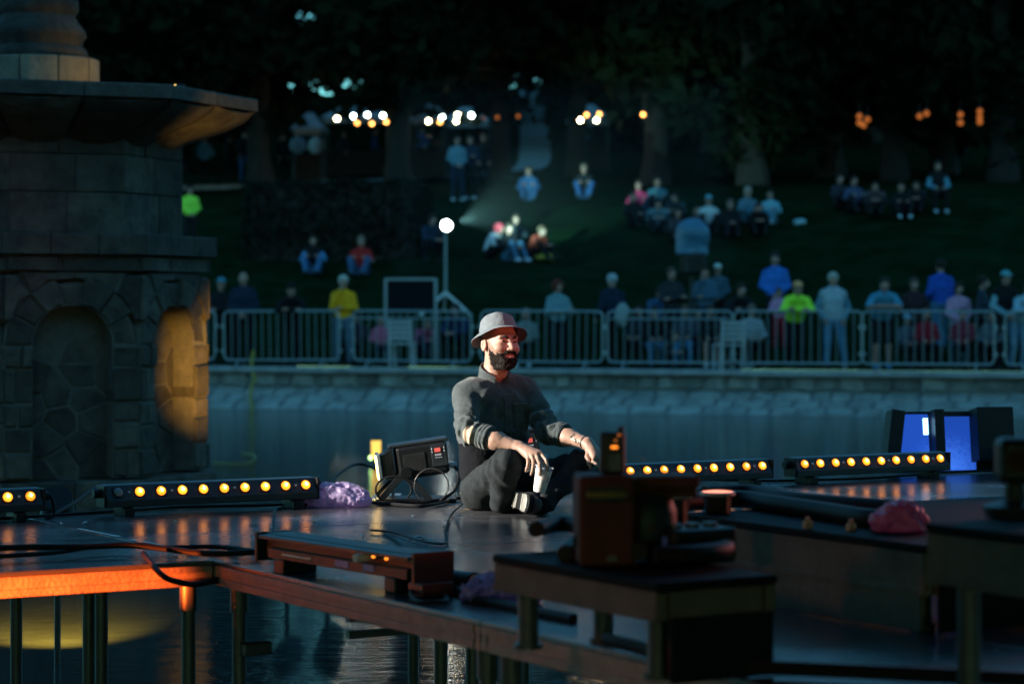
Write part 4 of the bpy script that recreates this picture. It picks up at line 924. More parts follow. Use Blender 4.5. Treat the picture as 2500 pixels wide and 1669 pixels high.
def shirt(p, e=0.0):
    d = tfold(p, e)
    return sunion([d, sleeve(p, Rsh, Rel, Rcu, e, 1), sleeve(p, Lsh, Lel, Lcu, e, 2)], .022)
def halfplane(p, o, nrm): nrm = arr(nrm); return (p - arr(o)) @ (nrm / np.linalg.norm(nrm))
neckc = M(1203, 912, .30)
axR = (Rcu - Rel); axL = (Lcu - Lel)
def shirt_cut(p, e=0.0):
    d = shirt(p, e)
    hem = halfplane(p, M(1210, 1088, .3), (-.06, 0, -1)); d = smax(d, hem, .008)
    d = smax(d, -cone(p, M(1208, 870, .28), M(1206, 922, .29), .066, .056), .006)       # neck opening
    d = smax(d, -smin(cone(p, M(1224, 905, .24), M(1231, 938, .2), .042, .026), cone(p, M(1231, 938, .2), M(1238, 968, .165), .026, .006), .01), .006)       # open front
    inR = np.where(np.linalg.norm(p - Rcu, axis=-1) < .12, halfplane(p, Rcu, axR), -1); inL = np.where(np.linalg.norm(p - Lcu, axis=-1) < .12, halfplane(p, Lcu, axL), -1)
    return smax(smax(d, inR, .004), inL, .004)
lo, hi = M(1085, 1120, -.1), M(1410, 890, .56); lo[1] = -.12; hi[1] = .52
so_ = sobj('overshirt', shirt_cut, lo, hi, .006, 'shirt_grey', man)
# rolled cuffs
for a, b, r_, nm in ((Rel, Rcu, .052, 'cuff'), (Lel, Lcu, .05, 'cuff')):
    ax = (b - a) / np.linalg.norm(b - a)
    def f(p, a=a, b=b, ax=ax, r_=r_):
        t = (p - b) @ ax; rad = np.linalg.norm(p - b - t[..., None] * ax, axis=-1); g_ = 0.003 * ripple(p, 50, 6, 3)
        d = np.minimum(np.hypot(rad - r_ * .95 + g_, t + .006) - .012, np.hypot(rad - r_ * .98 + g_, t + .026) - .012); return np.minimum(d, np.hypot(rad - r_ * 1.0 + g_, t + .045) - .010)
    sobj(nm, f, b - .09, b + .09, .004, 'shirt_grey', so_)
# elbow patch, placket, pocket, flap follow the cloth
pc_ = Rel + np.array([-.012, -.045, -.02], np.float32)
sobj('elbow_patch', lambda p: smax(shirt(p, .003), ell(p, Rel * .86 + Rcu * .14 + np.array([-.004, -.05, -.008], np.float32), (.036, .06, .046)), .003), pc_ - .13, pc_ + .13, .004, 'patch_suede', so_)
def seg(p, a, b, hw, e=.0035, cut=None):
    a = arr(a); b = arr(b); ba = (b - a)[[0, 2]]; L = np.linalg.norm(ba); t = ((p[:, [0, 2]] - a[[0, 2]]) @ ba) / L; s_ = np.abs((p[:, [0, 2]] - a[[0, 2]]) @ np.array([-ba[1], ba[0]]) / L)
    return np.maximum(np.maximum(tfold(p, e), np.maximum(s_ - hw, np.maximum(-t, t - L))), p[:, 1] - .28)
bx0, bx1 = M(1150, 1100, 0.0), M(1300, 900, 0.35); bx0[1] = .05; bx1[1] = .4
pk0, pk1 = M(1237, 962, .18), M(1243, 1086, .17)
sobj('placket', lambda p: seg(p, pk0, pk1, .016, .006), bx0, bx1, .004, 'shirt_grey', so_)
po = sobj('pocket', lambda p: seg(p, M(1273, 1000, .2), M(1275, 1052, .2), .032, .006), bx0, bx1, .004, 'shirt_grey', so_)
sobj('pocket_flap', lambda p: seg(p, M(1272, 984, .2), M(1273, 1004, .2), .036, .012), bx0, bx1, .004, 'shirt_grey', po)
def front_y(x, z):
    """front surface of the torso at x, z"""
    ys = np.linspace(.0, .4, 400, dtype=np.float32); pp_ = np.stack([np.full(400, x), ys, np.full(400, z)], -1).astype(np.float32); d = shirt(pp_); k = np.argmax(d < 0); return float(ys[k])
for px_, py_ in ((1240, 1016), (1242, 1060)):
    q = M(px_, py_, .17); y_ = front_y(q[0], q[2]); MB().cyl((q[0], y_ - .003, q[2]), (q[0] - .002, y_ - .0075, q[2] + .001), .0062, n=12).build('button', 'black_plastic', so_)
# collar: stand-up band open at the front
cc = M(1209, 905, .285); vs = []; fs = []; N = 30
fa = math.atan2(-.86, .5)                                  # direction of the opening (towards camera-right)
for i in range(N + 1):
    a = fa + R(30) + (2 * math.pi - R(60)) * i / N; ed = min(i, N - i) / N; dp = .012 * (1 - min(1, ed * 4))
    for r_, z_ in ((.072, -.034), (.07, .01), (.066, .03 - dp), (.071, .032 - dp), (.077, .012), (.081, -.036)):
        fz = -.06 * (.5 + .5 * math.cos(a - fa)); vs.append((cc[0] + r_ * 1.04 * math.cos(a), cc[1] + r_ * math.sin(a), cc[2] + z_ + fz + .012))
for i in range(N):
    for k in range(5): fs.append((i * 6 + k, (i + 1) * 6 + k, (i + 1) * 6 + k + 1, i * 6 + k + 1))
m = MB(); m.add(vs, fs); m.add(vs[:6], [(0, 1, 2, 3, 4, 5)]); m.add(vs[-6:], [(5, 4, 3, 2, 1, 0)]); m.build('collar', 'shirt_grey', so_, smooth=True)
# dark garment below the hem and jeans
us = sobj('undershirt', lambda p: smax(smax(torso(p, .004) - .004 * ripple(p, 30, 12, 4), halfplane(p, M(1210, 1082, .3), (.06, 0, 1)), .005), -p[:, 2] + .03, .01), M(1100, 1250, 0) * [1, 0, 0] + [0, .1, 0], M(1320, 1070, 0) * [1, 0, 1] + [0, .5, 0], .007, 'undershirt', man)
sobj('tee_neck', lambda p: smax(torso(p, -.02), halfplane(p, M(1228, 945, .2), (0, 0, 1)), .005), M(1170, 1000, .05), M(1280, 915, .45), .006, 'undershirt', us)
Rhp, Rkn, Ran = M(1172, 1192, .24), M(1240, 1128, -.06), M(1222, 1226, .06)
Lhp, Lkn, Lan = M(1236, 1190, .32), M(1420, 1132, .10), M(1330, 1228, -.06)
def leg(p, a, b, c, r0, r1, r2, seed):
    d = smin(cone(p, a, b, r0, r1), cone(p, b, c, r1, r2), .03); t = (p - b) @ ((a - b) / np.linalg.norm(a - b)); q = ripple(p, 22, seed, 4)
    wk = np.exp(-((t - .02) / .13) ** 2); return d - .008 * wk * np.sin(t * 85 + 1.8 * q) - .004 * ripple(p, 34, seed + 3, 4)
def jeans(p):
    d = sunion([cone(p, M(1180, 1206, .27), M(1236, 1204, .33), .108, .108), leg(p, Rhp, Rkn, Ran, .096, .062, .055, 21), leg(p, Lhp, Lkn, Lan, .09, .06, .048, 22)], .03)
    return smax(d, -p[:, 2] + .004, .012)
jn = sobj('jeans', jeans, (-.32, -.2, -.005), (.5, .52, .42), .0065, 'jeans', man)
# stitched seam along the near thigh
def sproj(px, py):
    y0 = -.3
    q = [M(px, py, y0 + .004 * k) for k in range(200)]; d = jeans(np.array(q)); k = int(np.argmax(d < .0)); return q[k] + np.array([0, -.002, 0])
MB().tube(curve([Vector(sproj(a, b)) for a, b in ((1178, 1190), (1195, 1176), (1212, 1168), (1226, 1164))], 5), .0012, 5).build('seam', 'undershirt', jn)

# ---- head
HC = M(1220, 838, .27); HYAW, HTILT = R(31), R(3)
HM = np.array((Matrix.Rotation(HYAW, 3, 'Z') @ Matrix.Rotation(R(-4), 3, 'X') @ Matrix.Rotation(HTILT, 3, 'Y')), np.float32)   # head axes: x its left-right, -y face, z up
HS = 1.05
def hl(p): return (p - HC) @ HM / HS            # world -> head coordinates
def hw(q): return HC + HM @ arr(q) * HS
def mir(p): q = p.copy(); q[:, 0] = np.abs(q[:, 0]); return q
def head(p):
    q = hl(p); m_ = mir(q)
    d = sunion([ell(q, (0, .018, .035), (.074, .094, .088)), ell(q, (0, -.03, -.022), (.064, .066, .088)), ell(q, (0, -.042, -.082), (.05, .052, .036))], .035)
    d = smin(d, ell(q, (0, -.078, -.1), (.022, .018, .017)), .03)
    d = smin(d, ell(m_, (.038, -.07, -.028), (.024, .02, .02)), .025)
    d = smin(d, cone(m_, (.0, -.09, .026), (.042, -.076, .024), .009, .009), .018)
    d = smax(d, -ell(m_, (.031, -.105, .003), (.018, .016, .0105)), .014)
    d = smin(d, ell(m_, (.031, -.078, .003), (.0135, .0125, .0095)), .004)
    d = smin(d, cone(q, (0, -.09, .012), (0, -.116, -.03), .008, .0125), .012); d = smin(d, ell(m_, (.013, -.104, -.034), (.009, .011, .0085)), .008)
    d = smax(d, -ell(m_, (.007, -.112, -.045), (.004, .006, .004)), .003)
    d = smin(d, cone(m_, (0, -.094, -.064), (.026, -.084, -.0575), .0075, .004), .009)
    d = smax(d, -cone(m_, (0, -.104, -.0605), (.028, -.087, -.054), .0014, .0014), .003)
    d = smax(d, -cone(m_, (.018, -.104, -.042), (.034, -.09, -.06), .002, .003), .01)           # smile folds
    d = smax(d, -cone(m_, (.056, -.072, -.002), (.062, -.06, -.014), .0012, .0012), .005); d = smax(d, -cone(m_, (.057, -.071, .006), (.064, -.058, .004), .0012, .0012), .005)
    ear = smax(ell(m_, (.078, .012, -.008), (.011, .021, .032)), -ell(m_, (.09, .006, -.006), (.011, .012, .02)), .006); d = smin(d, ear, .006)
    d = smin(d, cone(q, (0, .022, -.06), (0, .05, -.2), .056, .06), .03)
    return d - .0006 * ripple(q, 240, 31, 3)
hv = surf(lambda p: smax(head(p), halfplane(p, neckc + np.array([0, 0, -.06], np.float32), (0, 0, -1)), .01), HC - .17, HC + [.17, .17, .16], .0033)

# ---- arms and hands (points traced over the photo, given depth)
def hand(p, wr, kn, tips, thumb, palm=.0155):
    ds = [cone(p, wr, k, .021, .0125) for k in kn]
    d = sunion(ds, .02)
    for f in tips:
        for i in range(len(f) - 1): r0 = .0098 - .0011 * i; d = smin(d, cone(p, f[i], f[i + 1], r0, r0 - .0011), .006 if i == 0 else .003)
    for i in range(len(thumb) - 1): d = smin(d, cone(p, thumb[i], thumb[i + 1], .0125 - .0018 * i, .011 - .0018 * i), .01)
    return d
Rk = [M(1288, 1114, -0.120), M(1299, 1111, -0.130), M(1309, 1108, -0.132), M(1319, 1105, -0.126)]
Rf = [[Rk[0], M(1290, 1130, -0.155), M(1287, 1142, -0.160), M(1285, 1149, -0.155)], [Rk[1], M(1303, 1134, -0.172), M(1300, 1149, -0.175), M(1297, 1157, -0.168)],
      [Rk[2], M(1317, 1132, -0.176), M(1319, 1149, -0.182), M(1318, 1159, -0.176)], [Rk[3], M(1333, 1121, -0.160), M(1337, 1137, -0.172), M(1337, 1148, -0.170)]]
Rt = [M(1296, 1100, -0.090), M(1316, 1118, -0.060), M(1326, 1136, -0.065), M(1326, 1146, -0.072)]
def armR(p, e=0.0):
    d = cone(p, Rel * .6 + Rcu * .4, Rel * .1 + Rcu * .65 + Rwr * .25, .043 + e, .043 + e); d = smin(d, cone(p, Rel * .1 + Rcu * .65 + Rwr * .25, Rwr, .043 + e, .0265 + e), .03); return d
def armRh(p): return smin(armR(p), hand(p, Rwr, Rk, Rf, Rt), .015) + .0006 * ripple(p, 150, 5, 3)
Lk = [M(1474, 1112, -.02), M(1468, 1116, -.036), M(1461, 1118, -.046), M(1450, 1115, -.05)]
Lf = [[Lk[0], M(1478, 1126, -.02), M(1477, 1136, -.012)], [Lk[1], M(1472, 1130, -.045), M(1470, 1142, -.045)], [Lk[2], M(1465, 1130, -.062), M(1466, 1141, -.066), M(1466, 1149, -.062)], [Lk[3], M(1448, 1126, -.07), M(1456, 1133, -.085), M(1463, 1140, -.085)]]
Lt = [M(1436, 1096, -.0), M(1434, 1114, -.03), M(1438, 1130, -.055), M(1442, 1142, -.06)]
def armL(p, e=0.0):
    q = Lel * .1 + Lcu * .7 + Lwr * .2; return smin(cone(p, Lel * .6 + Lcu * .4, q, .042 + e, .041 + e), cone(p, q, Lwr, .041 + e, .027 + e), .03)
def armLh(p): return smin(armL(p), hand(p, Lwr, Lk, Lf, Lt), .015) + .0006 * ripple(p, 150, 6, 3)
def span(*pts, pad=.03): a_ = np.array(pts); return a_.min(0) - pad, a_.max(0) + pad
l1, h1_ = span(Rcu, Rwr, *Rf[1], *Rf[2], *Rf[3], *Rt, pad=.035); l1[0] -= .05; rv = surf(armRh, l1, h1_, .0031)
l2, h2_ = span(Lcu, Lwr, *Lf[0], *Lf[2], *Lt, pad=.035); l2[0] -= .04; lv = surf(armLh, l2, h2_, .0031)
# one body mesh: head with neck, torso core under the clothes, arms with hands
tv = surf(lambda p: np.minimum(torso(p, -.026), sunion([cone(p, Rsh, Rel, .045, .04), cone(p, Rel, Rcu, .04, .04), cone(p, Lsh, Lel, .045, .04), cone(p, Lel, Lcu, .04, .04), cone(p, Rhp, Rkn, .07, .05), cone(p, Rkn, Ran, .05, .04), cone(p, Lhp, Lkn, .07, .05), cone(p, Lkn, Lan, .05, .04), cone(p, neckc, M(1205, 960, .3), .055, .06)], .02)), (-.3, -.14, .02), (.46, .5, .72), .014)
vv = []; ff = []; nb = 0
for v_, q_ in (hv, rv, lv, tv): vv.append(v_); ff.append(q_ + nb); nb += len(v_)
body_o = mesh_obj('body', raw(np.concatenate(vv), np.concatenate(ff)), 'skin', man, smooth=True)
def soft(x, w_): return np.clip(.5 - x / w_, 0, 1)
def stubmask(p):
    q = hl(p); m_ = mir(q); line = (q[:, 2] + .034) - 1.15 * np.maximum(0, q[:, 1] + .062)
    a_ = soft(line, .022) * soft(q[:, 1] - .0, .016) * soft(-(q[:, 2] + .128), .02) * soft(m_[:, 0] - .076, .006)
    b_ = soft(np.abs(q[:, 1] + .03) - .016, .018) * soft(q[:, 2] - .06, .02) * soft(-(q[:, 2] + .05), .02) * soft(.05 - m_[:, 0], .01) * soft(m_[:, 0] - .078, .006)
    c_ = soft(.03 - q[:, 1], .01) * soft(-(q[:, 2] + .045), .02) * soft(m_[:, 0] - .08, .008)
    lipz = soft(ell(q, (0, -.1, -.061), (.024, .024, .009)), .004)
    return np.maximum(np.maximum(a_ * (1 - lipz), .75 * b_), .8 * c_)
bm_ = np.zeros(nb, np.float32); bm_[:len(hv[0])] = stubmask(hv[0]); attr(body_o, 'stub', bm_)
# ---- beard, hair, brows, lips, eyes
def beard(p, e=.005):
    q = hl(p); m_ = mir(q)
    d = head(p) - e * soft((q[:, 2] + .062) - .55 * np.maximum(0, q[:, 1] + .06), .03) - .0028 * ripple(q, 190, 44, 5) - .0016 * ripple(q, 330, 45, 4)
    line = (q[:, 2] + .052) - .62 * np.maximum(0, q[:, 1] + .058) + .004 * ripple(q, 160, 46, 3)
    d = np.maximum(d, line * .8); d = np.maximum(d, q[:, 1] + .016 + .003 * ripple(q, 150, 48, 3)); d = np.maximum(d, -(q[:, 2] + .126)); d = np.maximum(d, m_[:, 0] - .077)
    return smax(d, -ell(q, (0, -.104, -.0625), (.034, .026, .0115)), .004)
bl0, bl1 = HC - .14, HC + .12
def greyv(o):
    v_ = np.empty(len(o.data.vertices) * 3, np.float32); o.data.vertices.foreach_get('co', v_); q = hl(v_.reshape(-1, 3)); attr(o, 'grey', soft(ell(q, (-.02, -.06, -.104), (.05, .05, .026)), .04))
bd = sobj('beard', beard, bl0, bl1, .0028, 'beard_mix', man); greyv(bd)
fb = hw((0, -.088, .012)); FB0, FB1 = fb - .068, fb + .068; mb = hw((0, -.092, -.056)); MB0, MB1 = mb - .056, mb + .056
def mous(p):
    q = hl(p); m_ = mir(q); return sunion([cone(m_, (.0, -.1085, -.0475), (.02, -.1, -.0475), .0068, .007), cone(m_, (.02, -.1, -.0475), (.038, -.08, -.066), .007, .006)], .006) - .0018 * ripple(q, 220, 47, 4)
mo_ = sobj('moustache', mous, MB0, MB1, .0026, 'beard_mix', bd); attr(mo_, 'grey', np.full(len(mo_.data.vertices), .12))
for s_ in (-1, 1):
    def f(p, s_=s_):
        q = hl(p); d = smin(cone(mir(q), (.013, -.098, .0195), (.028, -.0955, .0265), .0048, .0052), cone(mir(q), (.028, -.0955, .0265), (.047, -.08, .019), .0052, .003), .004)
        return np.where(q[:, 0] * s_ > 0, d, .1) - .0012 * ripple(q, 260, 3, 3)
    sobj('eyebrow', f, FB0, FB1, .0024, 'brow', man)
    sobj('eye', lambda p, s_=s_: smin(cone(mir(hl(p)) if True else p, (.019, -.0875, .0), (.031, -.0905, .0036), .0026, .004), cone(mir(hl(p)), (.031, -.0905, .0036), (.0435, -.08, .0), .004, .0024), .003) + np.where(hl(p)[:, 0] * s_ > 0, 0, .1), FB0, FB1, .0022, 'eye_dark', man)
sobj('lips', lambda p: smin(cone(mir(hl(p)), (0, -.101, -.068), (.031, -.085, -.0535), .0062, .0022), cone(mir(hl(p)), (0, -.101, -.0595), (.029, -.086, -.052), .0032, .002), .002), MB0, MB1, .0024, 'lip', man)
# ---- hat
hat = empty('h', (0, 0, 0)); bpy.data.objects.remove(hat)
N = 56
def hat_surface(prof_fn, rows):
    vs = []; fs = []
    for i in range(rows + 1):
        for k in range(N):
            a = 2 * math.pi * k / N; vs.append(prof_fn(i / rows, a))
    for i in range(rows): fs += [(i * N + k, i * N + (k + 1) % N, (i + 1) * N + (k + 1) % N, (i + 1) * N + k) for k in range(N)]
    return vs, fs
HT = Matrix.Rotation(HYAW, 3, 'Z') @ Matrix.Rotation(R(-19), 3, 'X') @ Matrix.Rotation(R(4), 3, 'Y'); HO = Vector(HC) + Vector(HM @ arr((0, .012, .05)))
def Hp(x, y, z): return HO + HT @ (Vector((x, y, z)) * 1.04)
def dent(a, t): return 1 + .04 * math.sin(3 * a + 1) * t + .03 * math.sin(7 * a + 4.1 * t) * t + .02 * math.sin(11 * a - 6 * t) * t
def crownp(t, a):
    if t < .6: q = t / .6; r = 1 - .13 * q ** 1.4; z = .068 * q ** .9
    else: q = (t - .6) / .4; r = .87 * math.cos(q * math.pi / 2) ** .9; z = .068 + .022 * math.sin(q * math.pi / 2) - .016 * q * q * (1 - .5 * abs(math.sin(a)))
    d = dent(a, min(1, t * 1.3)); return Hp(.085 * r * d * math.cos(a), .101 * r * d * math.sin(a), z * (1 + .06 * math.sin(a * 2 + .6)))
v1, f1_ = hat_surface(crownp, 26)
def brimp(top):
    def g_(t, a):
        r = t; dz = -.022 * t ** 1.5 * (1 + .35 * math.sin(a) ) - .008 * t * abs(math.cos(a)) + .003 * math.sin(5 * a) * t + (.004 * (1 - .3 * t) if top else 0) + (.006 if t > .9 else 0) * 0
        return Hp((.086 + .042 * r) * math.cos(a), (.102 + .045 * r) * math.sin(a), dz)
    return g_
v2, f2_ = hat_surface(brimp(True), 8); v3, f3_ = hat_surface(brimp(False), 8)
m = MB(); m.add(v1, f1_); ht = m.build('hat', 'hat_felt', man, smooth=True)
m = MB(); m.add(v2, f2_); nv = len(v2); m.add(v3[-N:], []); m.add(v2[-N:], []); b0 = nv; m.f += [(b0 + k, b0 + (k + 1) % N, b0 + N + (k + 1) % N, b0 + N + k) for k in range(N)]; m.build('brim', 'hat_felt', ht, smooth=True)
m = MB(); m.add(v3, [q[::-1] for q in f3_]); m.build('brim_lining', 'hat_under', ht, smooth=True)
def bandp(t, a): r = 1.012 - .02 * t; d = dent(a, t * .25); return Hp(.085 * r * d * math.cos(a), .101 * r * d * math.sin(a), .004 + .024 * t)
v4, f4_ = hat_surface(bandp, 2); m = MB(); m.add(v4, f4_); m.build('hat_band', 'hat_felt', ht, smooth=True)
# ---- bracelet, watch, tattoo
dR = (Rwr - Rcu) / np.linalg.norm(Rwr - Rcu); dL = (Lwr - Lcu) / np.linalg.norm(Lwr - Lcu)
for off in (-.006, .004):
    def f(p, off=off): t = (p - (Rwr + dR * off)) @ dR; rad = np.linalg.norm(p - (Rwr + dR * off) - t[..., None] * dR, axis=-1); return np.hypot(rad - .0295, t) - .0035
    sobj('bracelet', f, Rwr - .05, Rwr + .05, .0025, 'bracelet', man)
sobj('watch', lambda p: smax(armL(p, .0045), np.abs((p - (Lwr - dL * .008)) @ dL) - .013, .003), Lwr - .06, Lwr + .06, .003, 'black_plastic', man)
tq = Lcu * .35 + Lwr * .65
sobj('tattoo', lambda p: np.maximum(np.maximum(armL(p, .0009), np.linalg.norm((p - tq) * [1, .6, 1], axis=-1) - .05), .25 - ripple(p, 130, 77, 5)), tq - .075, tq + .075, .0028, 'tattoo', man)
# ---- boots
bc = M(1274, 1224, -.10); ax_l = np.array([.3, -.95, -.02]); ax_l /= np.linalg.norm(ax_l); ax_n = np.array([-.93, -.29, .16]); ax_n -= ax_n @ ax_l * ax_l; ax_n /= np.linalg.norm(ax_n); ax_w = np.cross(ax_n, ax_l)
BM = np.stack([ax_l, ax_w, -ax_n], 1).astype(np.float32)          # boot axes: length to the toe, width, up from the sole
bc = bc - ax_l * .02
def bt(p): return (p - bc) @ BM
def solef(p):
    q = bt(p); wd = .047 - .008 * np.clip(-q[:, 0] / .13, -1, 1) * 0 - .012 * np.exp(-((q[:, 0] + .03) / .05) ** 2); e_ = np.hypot(np.maximum(np.abs(q[:, 0]) - .085, 0), q[:, 1] ) - wd
    return np.maximum(e_, np.abs(q[:, 2] - .012) - .013) - .003
def upper(p):
    q = bt(p); d = sunion([cone(q, (.085, 0, .04), (-.02, 0, .05), .038, .045), cone(q, (-.07, 0, .05), (-.065, 0, .135), .043, .045), cone(q, (-.02, 0, .06), (-.065, 0, .12), .042, .043)], .03); return np.maximum(d - .002 * ripple(q, 90, 61, 3), .018 - q[:, 2])
bo1 = sobj('boot', upper, bc - .24, bc + .24, .005, 'boot', man); sobj('sole', solef, bc - .22, bc + .22, .0045, 'rubber', bo1)
for i, (u_, w_) in enumerate(((.112, .05), (.092, .08), (.072, .086), (.052, .086), (.03, .08), (-.05, .07), (-.075, .078), (-.1, .07))):
    c_ = bc + ax_l * u_ + ax_n * .0035; m = MB(); 
    m.prism([(-w_ / 2, -.006), (w_ / 2, -.006), (w_ / 2 - .004, .006), (-w_ / 2 + .004, .006)], -.002, .006, 0, .001, lambda a, b, d, c_=c_: tuple(c_ + ax_w * a + ax_l * (b + .5 * a * a / .05) + ax_n * (d + .001)))
    m.build('tread', 'tread', bo1)
for i in range(4):
    q0 = bc + BM @ arr((.03 - .022 * i, -.03, .09 + .006 * i)); q1 = bc + BM @ arr((.024 - .022 * i, .03, .09 + .006 * i)); qm = (q0 + q1) / 2 + BM @ arr((.004, 0, .012)); MB().tube(curve([Vector(q0), Vector(qm), Vector(q1)], 4), .0028, 6).build('lace', 'rubber', bo1, smooth=True)
rb = M(1235, 1232, .12); sobj('boot', lambda p: smax(sunion([cone(p, rb, rb + np.array([.16, .02, .0]), .045, .035), cone(p, rb, rb + np.array([-.02, .02, .05]), .045, .05)], .03), -p[:, 2] + .003, .01), rb - .12, rb + [.24, .12, .14], .008, 'boot', man)
# ---- paper cup in his hand
c0, c1 = M(1316, 1200, -.11), M(1330, 1139, -.115); cv = Vector(c1 - c0); cup = empty('paper_cup', Vector(c0) + Vector((0, MY, SZ)), 0, 'white paper cup with a dark print held in the sitting man\'s hand', 'cup')
cup.rotation_euler = cv.to_track_quat('Z', 'Y').to_euler(); Hc = cv.length
MB().lathe([(.026, .004), (.028, 0), (.0285, .002), (.0415, Hc), (.0400, Hc), (.0275, .008)], 36).build('wall', 'paper_cup', cup, smooth=True)
ring = [(.0415 * math.cos(R(a)), .0415 * math.sin(R(a)), Hc) for a in range(0, 360, 10)]; MB().tube(ring, .0028, 6, True).build('rim', 'paper_cup', cup, smooth=True)
def band(z0, z1, a0, a1, m_, nm):
    vs = []; fs = []; n_ = 10
    for i in range(n_ + 1):
        a = R(a0 + (a1 - a0) * i / n_)
        for z in (z0, z1): r = .0285 + .013 * z / Hc + .0006; vs.append((r * math.cos(a), r * math.sin(a), z))
        if i: fs.append((2 * i - 2, 2 * i, 2 * i + 1, 2 * i - 1))
    mesh_obj(nm, raw(vs, fs), m_, cup, smooth=True)
cwa = math.degrees(math.atan2(*((cup.rotation_euler.to_matrix().inverted() @ Vector((0, -1, 0))).yx)))
band(.0185, .0198, cwa - 75, cwa + 75, 'cup_print', 'printed_line'); band(Hc - .010, Hc - .006, cwa - 80, cwa + 80, 'blue_line', 'printed_band')
for i in range(4): band(.052 + .008 * i, .058 + .008 * i, cwa + 38, cwa + 38 + (12, 18, 14, 17)[i], 'cup_print', 'printed_mark')
# ================================================================== PEOPLE OF THE CROWD
def joints(pose):
    J = dict(pel=(0, 0, .94), chest=(0, .0, 1.25), neck=(0, .02, 1.46), head=(0, -.02, 1.63), shL=(-.168, .01, 1.37), shR=(.168, .01, 1.37), elL=(-.25, .05, 1.12), elR=(.25, .05, 1.12), wrL=(-.24, -.06, .88), wrR=(.24, -.06, .88),
             hpL=(-.09, 0, .9), hpR=(.09, 0, .9), knL=(-.11, -.03, .49), knR=(.11, -.03, .49), anL=(-.12, .02, .09), anR=(.13, .02, .09))
    if pose == 'hands_front': J.update(elL=(-.25, -.02, 1.13), elR=(.25, -.02, 1.13), wrL=(-.05, -.2, .98), wrR=(.05, -.22, .98))
    elif pose == 'pockets': J.update(elL=(-.29, .06, 1.13), elR=(.29, .06, 1.13), wrL=(-.19, -.08, .93), wrR=(.19, -.08, .93), knR=(.16, -.05, .49), anR=(.22, -.03, .09))
    elif pose == 'folded': J.update(elL=(-.27, -.08, 1.12), elR=(.27, -.08, 1.12), wrL=(.1, -.22, 1.16), wrR=(-.1, -.2, 1.12))
    elif pose == 'mouth': J.update(elR=(-.0 + .24, -.06, 1.13), wrR=(-.02, -.2, 1.13), elL=(-.22, -.1, 1.14), wrL=(-.07, -.17, 1.46))
    elif pose == 'lean': J.update(pel=(0, .2, .9), chest=(0, -.02, 1.16), neck=(0, -.16, 1.36), head=(0, -.25, 1.5), shL=(-.175, -.12, 1.28), shR=(.175, -.12, 1.28), elL=(-.28, -.24, 1.12), elR=(.28, -.24, 1.12), wrL=(.06, -.36, 1.12), wrR=(-.06, -.38, 1.13), hpL=(-.09, .2, .88), hpR=(.09, .2, .88), knL=(-.11, .12, .47), knR=(.11, .12, .47), anL=(-.12, .22, .09), anR=(.12, .22, .09))
    elif pose == 'walk': J.update(knL=(-.1, -.18, .5), anL=(-.1, -.12, .09), knR=(.1, .05, .49), anR=(.1, .22, .1), wrL=(-.22, .1, .9), wrR=(.22, -.2, .95))
    elif pose in ('sit', 'sit_fwd', 'sit_hug'):
        J.update(pel=(0, 0, .12), chest=(0, .02, .42), neck=(0, .03, .63), head=(0, -.02, .8), shL=(-.168, .02, .54), shR=(.168, .02, .54), elL=(-.27, -.1, .36), elR=(.27, -.1, .36), wrL=(-.14, -.32, .42), wrR=(.14, -.32, .42),
                 hpL=(-.1, -.02, .12), hpR=(.1, -.02, .12), knL=(-.2, -.36, .4), knR=(.2, -.36, .4), anL=(-.13, -.6, .09), anR=(.13, -.6, .09))
        if pose == 'sit_fwd': J.update(chest=(0, -.1, .4), neck=(0, -.22, .58), head=(0, -.32, .7), shL=(-.18, -.2, .53), shR=(.18, -.2, .53), elL=(-.25, -.3, .34), elR=(.25, -.3, .34), wrL=(-.1, -.5, .36), wrR=(.1, -.5, .36))
        if pose == 'sit_hug': J.update(wrL=(-.03, -.42, .34), wrR=(.03, -.44, .34), knL=(-.12, -.33, .44), knR=(.12, -.33, .44))
    elif pose == 'chair':
        J.update(pel=(0, .05, .5), chest=(0, .06, .8), neck=(0, .05, 1.01), head=(0, 0, 1.18), shL=(-.168, .04, .92), shR=(.168, .04, .92), elL=(-.25, -.05, .7), elR=(.25, -.05, .7), wrL=(-.12, -.28, .64), wrR=(.12, -.28, .64),
                 hpL=(-.09, .03, .48), hpR=(.09, .03, .48), knL=(-.13, -.4, .5), knR=(.13, -.4, .5), anL=(-.13, -.42, .09), anR=(.14, -.36, .09))
    elif pose == 'squat': J.update(pel=(0, .1, .35), chest=(0, .0, .62), neck=(0, -.08, .82), head=(0, -.15, .98), shL=(-.185, -.06, .77), shR=(.185, -.06, .77), elL=(-.26, -.2, .55), elR=(.26, -.2, .55), wrL=(-.1, -.42, .52), wrR=(.1, -.42, .52), hpL=(-.1, .1, .33), hpR=(.1, .1, .33), knL=(-.2, -.28, .5), knR=(.2, -.28, .5), anL=(-.17, -.05, .09), anR=(.17, -.05, .09))
    return {k: arr(v) for k, v in J.items()}
